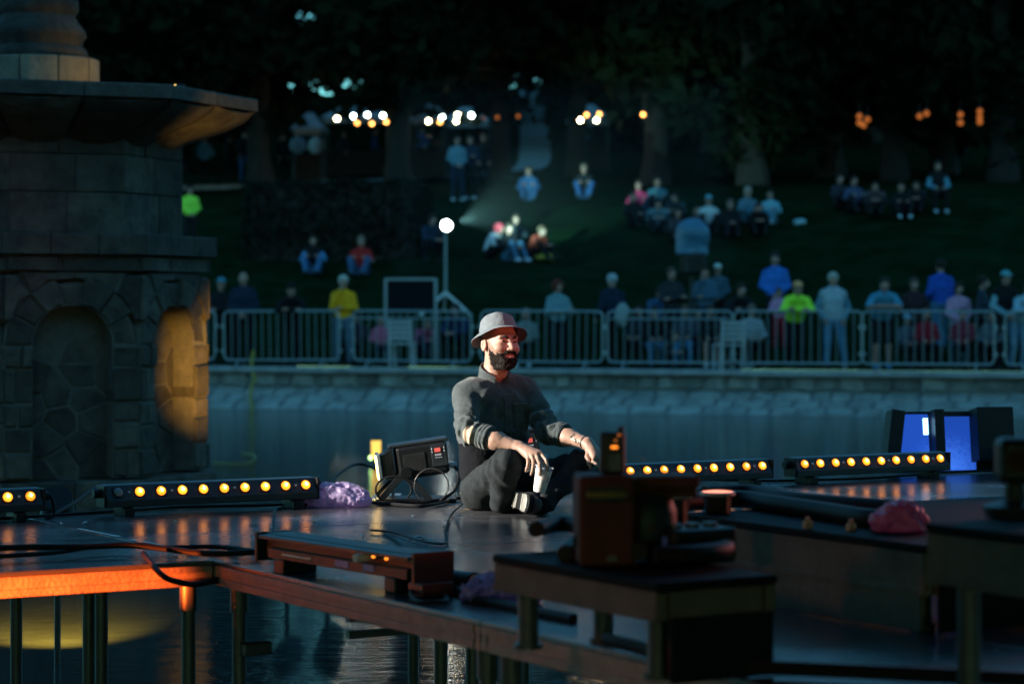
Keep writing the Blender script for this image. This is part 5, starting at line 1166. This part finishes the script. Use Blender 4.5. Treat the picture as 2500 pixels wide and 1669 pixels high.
def person(loc, pose, H, face, top, legs, lab, hair=(.03, .02, .015), hairk='short', shoes=(.03, .03, .03), skin='skin_far', short=False, cap=None, group=None, h=.021, shorts=False, vest=None):
    J = joints(pose); o = empty('person', loc, R(face), lab, 'person', group); s_ = H / 1.76; o.scale = (s_,) * 3
    hd = J['head']; fw = arr((0, -1, 0))
    def tor(p, e):
        c, n_, pe = J['chest'], J['neck'], J['pel']; x_ = arr((.065, 0, 0))
        return sunion([cone(p, pe - x_, c - x_ * 1.2, .088 + e, .097 + e), cone(p, pe + x_, c + x_ * 1.2, .088 + e, .097 + e), cone(p, J['shL'], J['shR'], .05 + e, .05 + e), cone(p, J['shL'], n_, .045 + e, .05 + e), cone(p, J['shR'], n_, .045 + e, .05 + e), cone(p, c, n_ - arr((0, 0, .05)), .095 + e, .055 + e)], .04)
    def arm(p, s, e, upto=1.0):
        a, b, c = J['sh' + s], J['el' + s], J['wr' + s]
        if upto < 1: return cone(p, a, a + (b - a) * .85, .05 + e, .047 + e)
        return smin(cone(p, a, b, .05 + e, .04 + e), cone(p, b, c, .04 + e, .029 + e), .02)
    def lg(p, s, e, k=1.0):
        a, b, c = J['hp' + s], J['kn' + s], J['an' + s]
        if k < 1: return cone(p, a, a + (b - a) * .9, .085 + e, .07 + e)
        return smin(cone(p, a, b, .082 + e, .056 + e), cone(p, b, c, .056 + e, .04 + e), .02)
    def hands(p):
        ds = []
        for s in 'LR':
            d = J['wr' + s] - J['el' + s]; d = d / np.linalg.norm(d); w_ = J['wr' + s]; ds += [cone(p, w_, w_ + d * .08, .028, .034), cone(p, w_ + d * .08, w_ + d * .15 + arr((0, 0, -.02)), .03, .018)]
        return sunion(ds, .02)
    def hed(p):
        return sunion([ell(p, hd + arr((0, .02, .03)), (.076, .094, .088)), ell(p, hd + arr((0, -.025, -.03)), (.062, .065, .085)), cone(p, hd + arr((0, -.09, .01)), hd + arr((0, -.112, -.025)), .01, .014), ell(p, hd + arr((.078, .015, -.01)), (.012, .02, .03)), ell(p, hd + arr((-.078, .015, -.01)), (.012, .02, .03)), cone(p, hd + arr((0, .02, -.06)), J['neck'], .052, .056)], .03)
    def body(p): return sunion([hed(p), tor(p, -.01), arm(p, 'L', 0), arm(p, 'R', 0), hands(p), lg(p, 'L', 0), lg(p, 'R', 0)], .02)
    A = np.array(list(J.values())); lo_, hi_ = A.min(0) - .2, A.max(0) + .2; lo_[2] = -.02
    sobj('body', body, lo_, hi_, h, skin, o)
    wr = int(abs(loc[0]) * 100) % 97
    sobj('top', lambda p: sunion([tor(p, .014), arm(p, 'L', .016, .5 if short else 1), arm(p, 'R', .016, .5 if short else 1)], .03) - .006 * ripple(p, 18, wr, 4), lo_, hi_, h, cloth(top), o)
    sobj('trousers', lambda p: sunion([cone(p, J['hpL'], J['hpR'], .105, .105), lg(p, 'L', .014, .5 if shorts else 1), lg(p, 'R', .014, .5 if shorts else 1)], .03) - .004 * ripple(p, 22, wr + 1, 4), lo_, hi_, h, cloth(legs), o)
    for s in 'LR':
        an = J['an' + s]; b_ = an + arr((0, -.02, -.04)); t_ = an + arr((0, -.17, -.05)); sobj('shoe', lambda p: smax(sunion([cone(p, b_ + arr((0, .05, 0)), t_, .042, .036), cone(p, an + arr((0, .02, .02)), b_, .045, .045)], .02), -(p[:, 2] - (an[2] - .088)), .01), an - .25, an + .12, .016, cloth(shoes), o)
    if vest: sobj('vest', lambda p: tor(p, .03) - .005 * ripple(p, 18, wr, 4), lo_, hi_, h, cloth(vest), o)
    def hairf(p):
        d = ell(p, hd + arr((0, .03, .045)), (.098, .114, .103)); d = smax(d, -ell(p, hd + arr((0, -.07, -.05)), (.09, .075, .1)), .02)
        if hairk == 'long': d = smin(d, cone(p, hd + arr((0, .06, 0)), hd + arr((0, .07, -.24)), .085, .07), .04)
        if hairk == 'curly': d = smin(d, ell(p, hd + arr((0, .03, .02)), (.13, .125, .125)), .03); d = smax(d, -ell(p, hd + arr((0, -.1, -.04)), (.07, .07, .09)), .02)
        return d - .006 * ripple(p, 60, wr, 4)
    if hairk != 'none': sobj('hair', hairf, hd - .3, hd + .2, .014, cloth(hair), o)
    if cap is not None:
        sobj('cap', lambda p: np.minimum(smax(ell(p, hd + arr((0, .02, .055)), (.096, .112, .095)), -(p[:, 2] - hd[2] - .04), .01), np.maximum(ell(p, hd + arr((0, -.12, .055)), (.075, .1, .014)), 0 * p[:, 0] - 1)), hd - .25, hd + .2, .013, cloth(cap), o)
    return o
def wallp(px, t): q = W(s_at(px, t), t); return Vector((q.x, q.y, float(hill(q.x, q.y))))
cg = 'people behind the crowd barriers'; hg = 'people on the grass bank'; pg = 'people along the path above the bank'
DK = (.012, .013, .016); NV = (.012, .022, .045); BL = (.03, .14, .45); JN = (.06, .14, .24); BK = (.008, .008, .01)
def wp(px, t, pose, H, face, top, legs, lab, **k): return person(wallp(px, t), pose, H, face, top, legs, lab, group=cg, **k)
wp(540, .75, 'folded', 1.72, 10, DK, BK, 'person in black with a teal cap beside the fountain', cap=(.08, .25, .32))
wp(594, .7, 'hands_front', 1.84, 0, NV, BK, 'bald man in an open navy jacket behind the barrier', hairk='none', hair=(.3, .26, .24))
wp(710, .55, 'lean', 1.72, 8, BK, BK, 'person in black with a black cap leaning on the barrier', cap=BK)
wp(838, .8, 'mouth', 1.76, 5, (.85, .36, .01), (.1, .15, .2), 'grey haired person in a yellow jacket with a hand at the mouth', hair=(.5, .47, .42))
wp(930, 1.1, 'chair', 1.3, 10, (.55, .12, .2), NV, 'child in a pink and red vest sitting behind the barrier', hair=(.2, .14, .1))
wp(1284, .9, 'chair', 1.5, -10, (.2, .22, .22), BK, 'person in a grey top with white shoes sitting behind the barrier', hair=(.25, .15, .12), shoes=(.7, .72, .75))
wp(1362, .75, 'folded', 1.66, 25, (.16, .27, .3), BK, 'woman with curly red hair in a grey teal jacket', hair=(.14, .03, .02), hairk='curly')
wp(1494, 1.5, 'walk', 1.78, 200, NV, BK, 'grey haired person in a navy coat seen from behind', hair=(.4, .42, .43))
wp(1597, 1.0, 'chair', 1.55, 5, BK, JN, 'person in black with blue jeans in the seated row', hair=(.05, .03, .02))
wp(1672, 1.1, 'chair', 1.6, -10, (.05, .06, .08), (.05, .2, .36), 'person leaning over bright blue jeans in the seated row', hair=(.1, .06, .04))
wp(1735, 1.1, 'chair', 1.6, 0, DK, BK, 'person in black with bare shins and pale shoes on a chair', shorts=True, shoes=(.6, .58, .57))
wp(1836, 1.0, 'chair', 1.6, 10, (.3, .33, .36), BK, 'person in a pale grey top in the seated row beside the lime jacket', hair=(.15, .1, .08))
q = wallp(1892, 3.6); person(q, 'hands_front', 1.86, -5, (.03, .15, .5), DK, 'tall man in a bright blue jacket holding a child in front of him', group=cg, hair=(.03, .02, .02))
q = wallp(1902, 3.3); person(q, 'folded', 1.22, 0, (.5, .22, .35), (.3, .02, .03), 'child in pink and dark red standing before the tall man in blue', group=cg, hair=(.1, .06, .04))
wp(1944, .55, 'lean', 1.74, 0, (.48, .95, .06), BK, 'person in a lime safety jacket and orange cap leaning on the barrier', cap=(.8, .33, .14), skin='skin_far')
wp(2034, .7, 'pockets', 1.78, 5, (.13, .27, .36), (.08, .2, .33), 'man in a denim jacket over a white shirt', hair=(.4, .38, .33), vest=(.34, .4, .45))
wp(2156, .55, 'lean', 1.82, -3, (.07, .26, .4), DK, 'man in a teal shirt and shorts leaning on the barrier', short=True, shorts=True, hair=(.03, .025, .02), shoes=(.08, .25, .45))
q = wallp(2296, 3.2); person(q, 'walk', 1.8, 190, (.02, .08, .4), (.05, .13, .22), 'man in a royal blue hooded top seen from behind', group=cg)
wp(2341, 1.6, 'hands_front', 1.6, 10, (.55, .28, .42), (.12, .2, .25), 'woman with long dark hair and a pink top', hairk='long')
wp(2262, 1.0, 'chair', 1.5, 0, (.28, .015, .03), BK, 'person in dark red on a chair beside the man in teal', hair=(.12, .08, .06))
wp(2350, .9, 'chair', 1.5, -12, (.22, .03, .05), DK, 'person in maroon on a chair holding a white paper', hair=(.06, .04, .03))
wp(2455, .9, 'hands_front', 1.8, 12, (.2, .35, .4), DK, 'person in a teal beanie and dark vest over pale sleeves', vest=BK, cap=(.12, .36, .38))
wp(2496, .8, 'lean', 1.72, 20, (.28, .42, .52), (.1, .2, .3), 'person in a pale blue jacket leaning at the end barrier', hair=(.04, .03, .03))
wp(1027, 2.6, 'sit_fwd', 1.6, 30, (.4, .08, .16), NV, 'person in a maroon pink top sitting behind the framed screen', hair=(.2, .13, .1))
wp(1117, 2.5, 'squat', 1.7, -20, (.015, .03, .08), BK, 'person in dark blue crouching right of the tripod', hair=(.03, .03, .03))
wp(2215, 1.2, 'chair', 1.35, 15, (.1, .12, .16), DK, 'child with a pale blue cap on a chair in the shade', cap=(.2, .42, .55))
q = wallp(1640, 3.0); person(q, 'folded', 1.7, 15, (.03, .03, .035), BK, 'person in black standing left of the covered follow spot', group=cg, hair=(.1, .06, .05))
q = wallp(1722, 3.2); person(q, 'mouth', 1.68, -10, (.06, .12, .17), NV, 'person in slate blue standing right of the covered follow spot', group=cg)
q = wallp(1606, 4.0); person(q, 'squat', 1.7, 20, (.04, .1, .2), BK, 'crouching person with blue sleeves left of the follow spot', group=cg)
q = wallp(1752, 4.2); person(q, 'hands_front', 1.5, -10, (.05, .09, .13), BK, 'child in grey blue with a pale cap right of the follow spot', cap=(.6, .65, .6), group=cg)
for px_, t_, po_, h_, fc_, tc_, lc_, lb_, kw_ in (
  (870, 1.6, 'chair', 1.4, -20, (.04, .03, .05), BK, 'child in plum sitting beside the yellow jacket', {}), (1560, 1.4, 'chair', 1.6, -25, (.025, .03, .04), BK, 'person in dark grey at the start of the seated row', {}),
  (1640, .9, 'sit_fwd', 1.5, 10, (.05, .06, .07), BK, 'child in grey crouched low in the seated row', {'hair': (.1, .07, .05)}), (1705, 1.4, 'chair', 1.55, 12, (.08, .03, .04), NV, 'person in dark wine in the seated row', {}),
  (1800, 1.8, 'lean', 1.7, 15, DK, BK, 'person in charcoal bending forward behind the white chairs', {}), (2232, 1.9, 'pockets', 1.66, 5, (.04, .02, .025), BK, 'person in dark brown behind the seated pair in red', {'hair': (.08, .05, .04)}),
  (2400, 1.5, 'walk', 1.72, 70, (.03, .04, .06), BK, 'person in slate walking behind the teal beanie', {}), (2420, .8, 'chair', 1.45, -15, (.1, .11, .13), BK, 'child in grey on a chair left of the teal beanie', {})):
    wp(px_, t_, po_, h_, fc_, tc_, lc_, lb_, **kw_)
# bank
def gp(px, py, pose, H, face, top, legs, lab, **k): return person(hit(px, py), pose, H, face, top, legs, lab, group=k.pop('group', hg), h=.026, **k)
gp(464, 610, 'hands_front', 1.6, 20, (.42, .9, .08), DK, 'dark haired woman in a lime vest just behind the fountain ledge', hairk='long')
gp(765, 672, 'sit', 1.75, 0, (.1, .28, .5), (.06, .15, .3), 'person in a black vest over pale blue sleeves sitting before the hedge', vest=BK)
gp(882, 676, 'sit', 1.78, -5, (.42, .02, .02), (.05, .1, .2), 'person in a red shirt and jeans sitting before the hedge', hair=(.2, .13, .1), short=True, skin='skin_far')
gp(1050, 640, 'squat', 1.75, 30, (.015, .03, .06), BK, 'person in dark blue squatting beside the lit floodlight')
gp(1192, 632, 'sit_fwd', 1.72, 62, (.6, .63, .68), BK, 'person in a white shirt with a red headscarf leaning forward on the grass', hair=(.5, .05, .07), hairk='curly')
gp(1243, 640, 'sit_hug', 1.72, 30, DK, JN, 'person in black hugging the knees beside the white shirt', shoes=(.6, .65, .75))
gp(1300, 636, 'sit_fwd', 1.68, 50, (.3, .05, .03), BK, 'person in a rust jacket sitting beside the yellow bag', hair=(.1, .06, .04))
gp(1290, 492, 'sit', 1.78, 0, (.03, .09, .2), (.03, .08, .18), 'person in dark blue with a white sheet sitting in the lamp beam')
gp(1425, 486, 'sit', 1.75, 0, DK, (.03, .09, .22), 'person in black with jeans sitting alone above the lamp beam', hair=(.12, .08, .06))
gp(1116, 492, 'hands_front', 1.76, 15, (.1, .2, .26), NV, 'standing person in grey blue with white shoes at the top of the bank', shoes=(.55, .6, .62))
gp(1148, 488, 'folded', 1.74, -20, NV, BK, 'standing person in navy beside the one in grey blue', shoes=(.5, .55, .6))
gp(1559, 528, 'sit', 1.7, 0, (.42, .03, .09), NV, 'person in a crimson jacket sitting on the bank', shoes=(.6, .65, .75))
gp(1605, 522, 'sit', 1.75, 5, (.06, .16, .2), BK, 'person in grey teal sitting beside the crimson jacket')
gp(1606, 570, 'sit_fwd', 1.7, 0, (.12, .2, .24), BK, 'person in grey with pale knees sitting below the crimson jacket')
gp(1730, 566, 'sit', 1.65, 0, (.45, .5, .52), BK, 'person in an off-white top sitting behind the follow spot', cap=(.12, .35, .42))
gp(1783, 580, 'sit_hug', 1.7, 0, BK, BK, 'person in black sitting right of the off-white top', hair=(.1, .07, .06))
gp(1826, 548, 'sit_hug', 1.7, 15, (.1, .17, .22), (.05, .14, .2), 'fair haired person in grey blue sitting in the upper row', hair=(.3, .25, .2), hairk='long')
gp(1880, 550, 'sit', 1.62, -15, (.16, .36, .45), (.1, .2, .26), 'person in a pale blue jacket sitting in the upper row', shoes=(.5, .6, .65))
gp(2085, 520, 'sit', 1.7, 10, (.06, .07, .13), DK, 'person in dusky purple sitting in the dark upper corner')
gp(2135, 526, 'sit_fwd', 1.68, -5, (.09, .06, .07), DK, 'person in brown leaning forward in the dark upper corner')
gp(2200, 536, 'sit', 1.7, 0, BK, BK, 'person in black with pale shoes in the dark upper corner', shoes=(.5, .65, .72))
gp(2290, 524, 'chair', 1.72, 0, (.1, .26, .35), BK, 'person with teal sleeves and white socks sitting in the dark upper corner', shoes=(.55, .68, .75), vest=BK)
for px_, py_, po_, h_, fc_, tc_, lc_, lb_, kw_ in (
  (1545, 556, 'sit_hug', 1.66, 20, BK, BK, 'person in black sitting at the foot of the crimson jacket', {}), (1655, 552, 'sit_fwd', 1.68, -20, (.03, .05, .06), BK, 'person in dark teal bowed over between the upper and lower rows', {}),
  (1700, 590, 'sit', 1.6, 10, (.02, .03, .05), NV, 'person in navy sitting close behind the covered lamp', {'shoes': (.3, .35, .4)}), (1655, 596, 'sit_hug', 1.6, 15, (.05, .04, .045), BK, 'person in dark mauve sitting left of the covered lamp', {}),
  (1850, 575, 'sit_fwd', 1.6, 0, BK, BK, 'person in black bowed over below the pale blue jacket', {}), (2050, 512, 'sit_hug', 1.66, 25, (.03, .03, .04), BK, 'person in charcoal at the edge of the dark upper corner', {}),
  (2240, 520, 'sit_fwd', 1.6, -15, (.02, .025, .03), BK, 'person in soot black bowed over in the dark upper corner', {}), (1260, 610, 'sit_hug', 1.6, -10, (.02, .03, .04), BK, 'person in navy behind the pair with the headscarf', {}),
  (1180, 470, 'pockets', 1.72, 10, BK, BK, 'person in black standing left of the lamp beam', {})):
    gp(px_, py_, po_, h_, fc_, tc_, lc_, lb_, **kw_)
# path
for px_, py_, po_, h_, fc_, tc_, lc_, lb_ in ((560, 452, 'hands_front', 1.7, 150, BK, BK, 'person in black above the kerb between two others'), (690, 446, 'pockets', 1.72, 30, DK, BK, 'person in charcoal left of the pale couple'),
  (840, 436, 'hands_front', 1.68, 20, (.03, .03, .04), BK, 'person in slate under the wide white canopy lamps'), (960, 430, 'folded', 1.7, -20, (.04, .02, .03), BK, 'person in dark wine by the thick trunk')):
    gp(px_, py_, po_, h_, fc_, tc_, lc_, lb_, group=pg)
gp(500, 462, 'folded', 1.78, 160, (.07, .2, .33), BK, 'person in a blue shirt standing above the kerb by the fountain', group=pg)
gp(598, 446, 'pockets', 1.8, 10, DK, (.03, .1, .25), 'person in a dark top and jeans above the kerb', group=pg)
gp(728, 440, 'hands_front', 1.78, 190, (.35, .5, .6), NV, 'person in a grey blue jacket, one of the pale couple above the hedge', group=pg)
gp(772, 440, 'folded', 1.76, 170, (.6, .7, .72), BK, 'person in a pale jacket, one of the couple above the hedge', group=pg)
gp(915, 432, 'walk', 1.76, 90, (.02, .05, .14), BK, 'person in dark blue walking past the lamps above the hedge', group=pg)
gp(1030, 420, 'hands_front', 1.7, 30, (.05, .08, .18), BK, 'person in dark blue standing right of the thick trunk', group=pg)
gp(1432, 395, 'hands_front', 1.72, 180, (.12, .16, .22), BK, 'person in grey under the lamp cluster right of the path', group=pg)

# ================================================================== THINGS AMONG THE CROWD
q = hit(1088, 772); tp = empty('tripod_floodlight', q, 0, 'round white floodlight glaring on a grey tripod on the bank', 'floodlight'); zt = P(1090, 552, q.y).z - q.z
MB().cyl((0, 0, .35), (0, 0, zt - .12), .028, .022, 10).build('pole', 'steel', tp, smooth=True)
for a in (-25, 205, 95): MB().box((.3 * math.cos(R(a)), .3 * math.sin(R(a)), .26), (.78, .045, .05), (0, R(39), R(a))).build('tripod_leg', 'white_paint', tp)
FD = Vector((.20, -.97, .1)).normalized()
fh = Vector((0, 0, zt)); MB().cyl(fh - FD * -.1, fh - FD * .02, .125, .13, 20).build('head', 'black_plastic', tp, smooth=True)
mesh_obj('lens', MB().cyl(fh + FD * .1015, fh + FD * .107, .11, n=24).mesh(), 'flood_white', tp)
m = MB(); m.tube(curve([fh + Vector((-.15, 0, 0)), fh + Vector((-.15, 0, -.12)), fh + Vector((0, 0, -.17)), fh + Vector((.15, 0, -.12)), fh + Vector((.15, 0, 0))], 4), .012, 6); m.build('yoke', 'dark_metal', tp, smooth=True)
TPW = q + fh
q = wallp(1003, 2.0); sf = empty('framed_screen', q, R(-6), 'dark framed screen on metal legs behind the barrier', 'screen'); 
z0 = P(0, 762, q.y).z - q.z; z1 = P(0, 684, q.y).z - q.z
MB().box((0, 0, (z0 + z1) / 2), (.95, .05, z1 - z0)).build('panel', 'undershirt', sf)
for s_ in (-1, 1): MB().box((s_ * .5, -.01, z1 / 2), (.05, .06, z1)).build('upright', 'steel', sf)
MB().box((0, -.01, z1 + .02), (1.05, .06, .045)).build('top_bar', 'steel', sf)
q = wallp(1690, 4.2); fs_ = empty('follow_spot', q, R(10), 'large lamp under a teal rain cover on a dark stand', 'follow spot'); kz = q.y / F; ztop = P(0, 532, q.y).z - q.z; zbot = P(0, 622, q.y).z - q.z
sobj('rain_cover', lambda p: smax(sunion([ell(p, (0, 0, zbot + .42), (.33, .42, .32)), cone(p, (-.02, 0, zbot), (-.02, 0, zbot + .35), .34, .3)], .1) - .02 * ripple(p, 9, 3, 5), zbot - p[:, 2], .02), (-.6, -.6, zbot - .05), (.6, .6, ztop + .15), .03, 'tarp_teal', fs_)
MB().cyl((0, 0, .4), (0, 0, zbot + .1), .05, n=10).build('column', 'dark_metal', fs_)
sobj('lamp_body', lambda p: rbox(p, (0, -.05, zbot - .18), (.2, .3, .22), r=.05) - .01 * ripple(p, 12, 8, 3), (-.4, -.5, zbot - .6), (.4, .4, zbot + .2), .03, 'black_plastic', fs_)
for a in (-60, 60, 180): MB().cyl((0, 0, .75), (.42 * math.cos(R(a)), .42 * math.sin(R(a)), -.05), .03, n=8).build('stand_leg', 'dark_metal', fs_)
def chair(px, t, rz, lab):
    c = empty('plastic_chair', wallp(px, t), R(rz), lab, 'chair', 'white plastic chairs behind the barriers')
    MB().box((0, 0, .44), (.46, .44, .03)).build('seat', 'white_plastic', c, bev=.01)
    for i in range(4): MB().box((0, .21 + .02 * i, .55 + .1 * i), (.44, .02, .07)).build('back_slat', 'white_plastic', c, bev=.005)
    for x in (-.2, .2):
        MB().box((x, -.18, .22), (.04, .04, .44)).build('leg', 'white_plastic', c); MB().box((x * 1.08, .23, .46), (.04, .05, .92), (R(-6), 0, 0)).build('leg', 'white_plastic', c)
chair(984, .75, 170, 'white plastic chair with slatted back behind the barrier with the extra rail by the tripod'); chair(1775, .7, 200, 'white plastic chair at the end of the seated row by the follow spot'); chair(1800, .95, 160, 'white plastic chair tucked between the seated row and the lime jacket')
def satchel(loc, d, m, lab, seed):
    o = sobj('bag', lambda p: ell(p, (0, 0, d[2]), d) + .03 * ripple(p, 12, seed, 4), (-d[0] * 1.3, -d[1] * 1.3, -.05), (d[0] * 1.3, d[1] * 1.3, d[2] * 2.4), .02, m); o.location = loc; tag(o, lab, 'bag')
satchel(hit(1332, 638), (.26, .15, .1), cloth((.5, .42, .06)), 'yellow cloth bag lying on the grass', 4)
satchel(hit(1952, 550), (.14, .1, .08), cloth((.3, .5, .55)), 'pale bag lying at the end of the seated rows', 5)
q = wallp(1520, 1.45); satchel(Vector((q.x, q.y - .1, q.z + .75)), (.14, .1, .24), cloth((.3, .34, .33)), 'pale shoulder bag hanging on the navy coat', 6)
satchel(hit(1292, 470) + Vector((0, -.55, .35)), (.14, .04, .07), cloth((.5, .6, .66)), 'white sheet held by the person in the lamp beam', 7)

# ================================================================== LAMPS THAT LIGHT THE PLACE
def stand_lamp(loc, to, lab, power, colr, deg, blend, size, lensm):
    """small spotlight on a stand outside the picture, with its light"""
    loc = Vector(loc); base = SZ if loc.y < 14 and loc.z > SZ else 0
    o = empty('spot_lamp', loc, 0, lab, 'lamp'); d = (Vector(to) - loc).normalized()
    MB().cyl(-d * .2, d * .02, .08, .1, 16).build('housing', 'black_plastic', o, smooth=True)
    pz = 4.5 if loc.z > 3 else (-.35 if (loc.z < .9 or loc.x < -2.55) else SZ)
    MB().cyl((0, 0, .08 if pz > loc.z else -.08), (0, 0, pz - loc.z), .018, n=8).build('pole', 'dark_metal', o)
    spot('spot_light', loc + d * .06, to, power, colr, deg, blend, size); return o
head_w = Vector(HC) + Vector((0, MY, SZ))
stand_lamp((-4.9, 10.7, 2.6), (-.04, 11.75, 1.45), 'small white key spotlight beyond the stage end aimed at the sitting man', KEY_W, (1, .92, .8), 21, .5, .10, 'flood_white')
stand_lamp((2.3, 8.0, 1.5), (.0, 11.78, 1.86), 'small red spotlight on the near stage aimed at the sitting man', RED_W, (1, .1, .05), 10, 1.0, .08, 'red_lens')
sl_ = stand_lamp((-3.4, 7.6, .9), (-1.96, 9.26, .915), 'small orange spotlight lighting the stage edge beam', ORG_W, (1, .13, .015), 17.5, .12, .006, 'orange_led')
stand_lamp((-1.6, 17.2, .45), (TC.x + 1.58, 19.7, 1.35), 'small amber uplight in the water beside the fountain', AMB_W, (1, .5, .07), 25, 1.0, .03, 'amber_lens')
stand_lamp((-1.3, 17.0, .45), (TC.x + 1.6, 19.5, 3.45), 'second small amber uplight in the water aimed at the fountain rim', AMB_W * .3, (1, .55, .12), 17, .8, .03, 'amber_lens')
stand_lamp((2.7, 9.3, 1.75), (1.15, 7.9, 1.22), 'added unseen red lamp brightening the gear on the platforms', GEAR_W, (1, .17, .1), 75, .8, .05, 'red_lens')  # extra lamp, added to throw red on the platform gear
rl = empty('spot_lamp', (TC.x + 1.25, 19.45, 3.70), 0, 'tiny amber lamp on the fountain rim lighting the block ring', 'lamp')
MB().box((0, 0, .02), (.07, .07, .05)).build('housing', 'black_plastic', rl, bev=.006); MB().box((-.037, 0, .025), (.006, .05, .03)).build('lens', 'amber_lens', rl)
spot('rim_light', (TC.x + 1.18, 19.45, 3.735), (TC.x + .45, 19.8, 3.85), 5, (1, .6, .12), 70, .6, .02)
spot('floodlight_spill', f1.location + Vector((-.22, -.02, .2)), f1.location + Vector((-.12, -.06, 0)), 6, (1, .68, .25), 80, .5, .05)
for dz_ in (.108, -.1065): MB().box((.656 * .31, .755 * .31, dz_), (.012, .34, .2), (0, 0, R(49))).build('barn_door', 'black_plastic', sl_)
stand_lamp((-2.6, 4.6, 2.6), (1.0, 7.7, 1.05), 'added unseen dull red wash lamp brightening the near platforms', WASH_W, (1, .42, .33), 40, 1.0, .1, 'red_lens')  # added lamp, out of view, lifting the platforms' left faces
stand_lamp((-2.5, 13.3, .82), (-2.75, 14.6, .0), 'small amber lamp under the stage shining on the water', PLI_W, (1, .42, .05), 50, 1.0, .05, 'amber_lens')
spot('tripod_floodlight_beam', TPW + Vector((.32, .06, .1)), TPW + Vector((2.2, 6.2, 1.0)), FLD_W, (.42, 1, .95), 28, .8, .03)
# local box of thin mist added over the bank so the lamp's beam shows
hz = MB().box((TPW.x + 2.6, TPW.y + 4.2, TPW.z + .6), (7.5, 9, 5.5)).build('beam_mist', None)
hm = bpy.data.materials.new('haze'); hm.use_nodes = True; n = hm.node_tree.nodes; n.clear(); pv = n.new('ShaderNodeVolumePrincipled'); pv.inputs['Density'].default_value = .0018; pv.inputs['Color'].default_value = (.85, .95, 1, 1)
ou = n.new('ShaderNodeOutputMaterial'); hm.node_tree.links.new(pv.outputs[0], ou.inputs['Volume']); hz.data.materials.append(hm); tag(hz, 'thin mist added over the grass bank to show the lamp beam', 'beam_mist', kind='stuff')

# roof added out of view to keep sky light off the near stage
rf = empty('shade_roof', (1.0, 1.5, 0), 0, 'added unseen black fabric roof on posts shading the near decks', 'roof')
MB().add([(-9, -9, 5.0), (9, -9, 5.0), (9, 7.4, 4.4), (-9, 7.4, 4.4), (-9, -9, 5.05), (9, -9, 5.05), (9, 7.4, 4.45), (-9, 7.4, 4.45)], [(0, 1, 2, 3), (4, 7, 6, 5), (0, 4, 5, 1), (1, 5, 6, 2), (2, 6, 7, 3), (3, 7, 4, 0)]).build('fabric', 'undershirt', rf)
for x_ in (-8.6, 8.6):
    for y_ in (-8.6, 7.0): MB().cyl((x_, y_, -.4), (x_, y_, 4.5), .12, n=10).build('post', 'dark_metal', rf)
MB().box((0, 7.2, 4.36), (17.2, .2, .2)).build('beam', 'dark_metal', rf)
